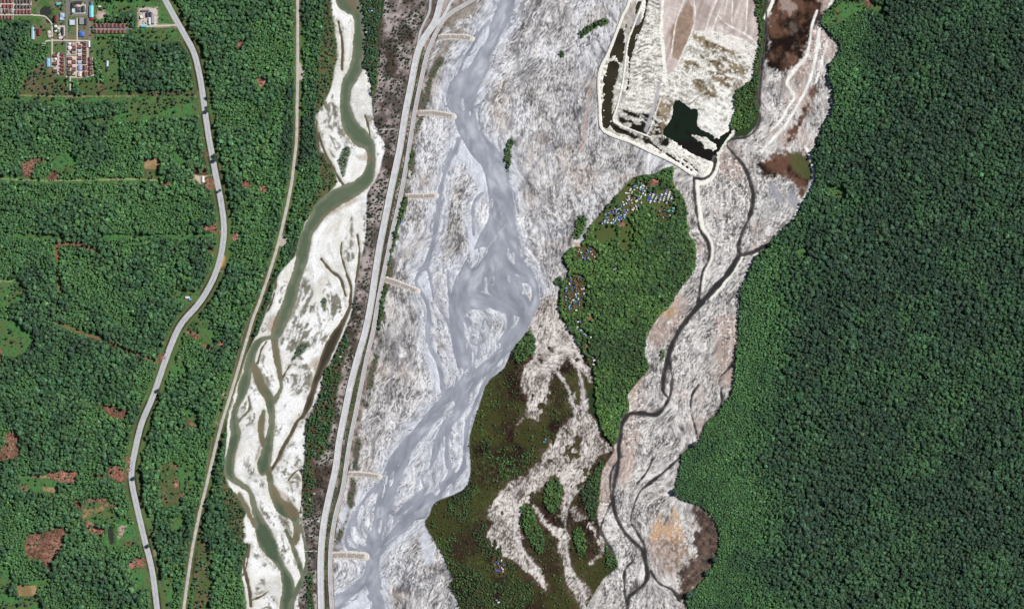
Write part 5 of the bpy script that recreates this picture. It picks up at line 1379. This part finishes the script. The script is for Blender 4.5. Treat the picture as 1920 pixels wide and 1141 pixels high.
# shacks of the settlements on the island and plain
BLUE = (76, 112, 206); LB = (120, 180, 226); VIOL = (136, 132, 206); CREAM = (220, 212, 196); RUST = (140, 84, 76); TEAL = (120, 206, 200); WHT = (242, 242, 240); BRN = (120, 104, 90); PNK = (220, 170, 170)
SHM = {}
def shack_mesh(c, k):
    if (c, k) not in SHM:
        w_, d_, h, rise = [(4.2, 3.4, 2.4, .9), (5.2, 3.6, 2.5, .9), (3.6, 3.2, 2.3, .6)][k]
        x, y = w_/2, d_/2
        v = [(-x+.3, -y+.3, 0), (x-.3, -y+.3, 0), (x-.3, y-.3, 0), (-x+.3, y-.3, 0), (-x+.3, -y+.3, h), (x-.3, -y+.3, h), (x-.3, y-.3, h), (-x+.3, y-.3, h),
             (-x, -y, h), (x, -y, h), (x, y, h), (-x, y, h), (-x, 0, h+rise), (x, 0, h+rise)]
        f = [(0, 1, 5, 4), (1, 2, 6, 5), (2, 3, 7, 6), (3, 0, 4, 7), (8, 9, 13, 12), (10, 11, 12, 13), (9, 10, 13), (11, 8, 12)]
        me = bpy.data.meshes.new('shack'); me.from_pydata(v, [], f); me.materials.append(plain_wood); me.materials.append(roofmat(c))
        for q, p in enumerate(me.polygons): p.material_index = 0 if q < 4 else 1
        SHM[(c, k)] = me
    return SHM[(c, k)]
plain_wood = plain_mat('weathered_planks', (140, 122, 104), .95, .1)
CN = {BLUE: 'blue', LB: 'light blue', VIOL: 'violet blue', CREAM: 'cream', RUST: 'rusty red', TEAL: 'teal', WHT: 'white', BRN: 'brown', PNK: 'pink'}
def shack(x, y, c, where, rot=0.0, sc=1.0):
    o = bpy.data.objects.new('shack', shack_mesh(c, random.randrange(3))); col.objects.link(o)
    z = float(sample(ZG, np.array([x]), np.array([y]))[0])
    o.location = (wx(x), wy(y), z); o.rotation_euler = (0, 0, rot); sc *= 1.0; o.scale = (sc, sc, sc)
    tag(o, 'small %s roofed shack %s' % (CN[c], where), 'shack', '%s roofed shacks %s' % (CN[c], where))
def cluster(n, poly, cols, where, sc=1.0, mind=2.7):
    p = P(poly); pts = []; t = 0
    while len(pts) < n and t < 6000:
        t += 1
        x = random.uniform(p[:, 0].min(), p[:, 0].max()); y = random.uniform(p[:, 1].min(), p[:, 1].max())
        ins = False
        for a, b in zip(p, np.roll(p, -1, 0)):
            if (a[1] > y) != (b[1] > y) and x < (b[0]-a[0])*(y-a[1])/(b[1]-a[1])+a[0]: ins = not ins
        if ins and all((x-a)**2+(y-b)**2 > mind**2 for a, b in pts):
            pts.append((x, y)); shack(x, y, random.choice(cols), where, random.uniform(-.5, .5)+random.choice((0, 1.57)), sc*random.uniform(.8, 1.25))
for k, (a, b, c, d) in enumerate([(1213.8, 375.6, 1220, 362), (1218.6, 380, 1226.3, 362), (1227, 378, 1232, 367), (1235, 380, 1240.8, 365), (1243.7, 376, 1250.4, 357), (1249.5, 381, 1256, 360), (1255, 381, 1260, 369)]):
    n = int(math.hypot(c-a, d-b)/3.0)
    for i in range(n+1):
        t = i/n; cc = random.choice([VIOL, WHT, BLUE, WHT, CREAM, VIOL, WHT] + ([PNK, WHT] if i == 0 else []) + ([TEAL] if k == 0 else []))
        shack(a+(c-a)*t, b+(d-b)*t, cc, 'in the slanting rows at the island top', math.radians(-25), 1.05)
cluster(46, "1172,363 1182,350 1196,340 1212,344 1214,360 1204,372 1192,378", [WHT, CREAM, CREAM, WHT, BRN, LB], 'in the pale cluster at the island top')
cluster(34, "1160,385 1175,372 1190,372 1206,374 1202,388 1188,395 1175,402 1162,398", [VIOL, CREAM, RUST, WHT, BRN, BLUE], 'in the mixed cluster below the pale one')
cluster(52, "1121,414 1140,398 1160,386 1176,392 1172,408 1156,418 1140,424 1128,424", [BLUE, LB, WHT, CREAM, RUST, BRN, VIOL], 'in the blue cluster at the island shore')
cluster(10, "1232,390 1250,394 1264,388 1266,396 1250,412 1236,408", [WHT, TEAL, RUST, LB, WHT], 'scattered below the slanting rows', 1.2, 5)
cluster(17, "1083,467 1100,461 1118,470 1118,482 1096,486 1085,480", [BLUE, BLUE, WHT, RUST, PNK, CREAM], 'in the small western cluster of the island')
cluster(66, "1060,540 1070,520 1085,514 1094,525 1097,545 1092,575 1080,582 1062,578", [RUST, RUST, BRN, LB, WHT, CREAM, RUST, BLUE], 'in the dense rusty cluster on the west shore')
for (x, y, c, wh) in [(1152, 505, WHT, 'alone in the middle of the island'), (1155, 503, BLUE, 'alone in the middle of the island')] + [(1080+4*i, 603, [BLUE, WHT, VIOL][i], 'in the short straight row south of the rusty cluster') for i in range(3)] \
        + [(1083+3.1*i, 613+3.1*i, [WHT, BLUE, WHT, VIOL, WHT, LB][i], 'in the slanting row on the south-west shore') for i in range(6)] + [(1108, 632, WHT, 'near the slanting south-west row'), (1111, 670, VIOL, 'on the lower west shore'), (1114, 675, WHT, 'on the lower west shore'), (1113, 683, WHT, 'on the lower west shore'), (1122, 672, RUST, 'on the lower west shore')] \
        + [(978, 650, BLUE, 'in the grove at the head of the marsh'), (981, 643, PNK, 'in the grove at the head of the marsh'), (986, 640, WHT, 'in the grove at the head of the marsh')] \
        + [(692+3*(i % 4), 17+4*(i//4), [WHT, LB, VIOL][i % 3], 'in the top strip beside the green river') for i in range(9)] + [(687+3*(i % 2), 53+4*(i//2), [WHT, VIOL][i % 2], 'in the strip beside the green river, lower group') for i in range(6)] \
        + [(651, 634, BLUE, 'beside the levee where the side channel widens'), (652, 637, VIOL, 'beside the levee where the side channel widens'), (643, 660, LB, 'in the riverside patch left of the levee'), (639, 668, WHT, 'in the riverside patch left of the levee'), (634, 674, WHT, 'in the riverside patch left of the levee'), (630, 684, PNK, 'in the riverside patch left of the levee'), (640, 655, VIOL, 'in the riverside patch left of the levee')] \
        + [(588, 845, WHT, 'in the lower green strip left of the levee'), (592, 849, WHT, 'in the lower green strip left of the levee'), (598, 811, RUST, 'in the lower green strip left of the levee'), (582, 935, PNK, 'in the lower green strip left of the levee'), (589, 925, WHT, 'in the lower green strip left of the levee')] \
        + [(1027, 928, BLUE, 'on the upper marsh islet'), (1029, 950, VIOL, 'on the upper marsh islet'), (1023, 823, LB, 'in the marsh above the islets'), (1020, 828, LB, 'in the marsh above the islets')] \
        + [(752, 414, BLUE, 'in the hedge beside the narrower levee'), (751, 418, BLUE, 'in the hedge beside the narrower levee'), (743, 459, LB, 'in the hedge beside the narrower levee')] \
        + [(1590, 199, BLUE, 'at the edge of the eastern rainforest'), (1593, 205, LB, 'at the edge of the eastern rainforest'), (1600, 202, PNK, 'at the edge of the eastern rainforest'), (1588, 98, WHT, 'at the upper edge of the eastern rainforest'), (1588, 105, WHT, 'at the upper edge of the eastern rainforest')] \
        + [(927, 1132, WHT, 'near the lower rim of the marsh'), (931, 1124, LB, 'near the lower rim of the marsh'), (935, 1128, WHT, 'near the lower rim of the marsh')]:
    shack(x, y, c, wh, random.uniform(-.4, .4), 1.1)
cluster(16, "926,1050 936,1042 946,1056 946,1072 934,1078 926,1065", [RUST, WHT, BLUE, PNK, CREAM, BLUE], 'in the hamlet in the lower marsh')
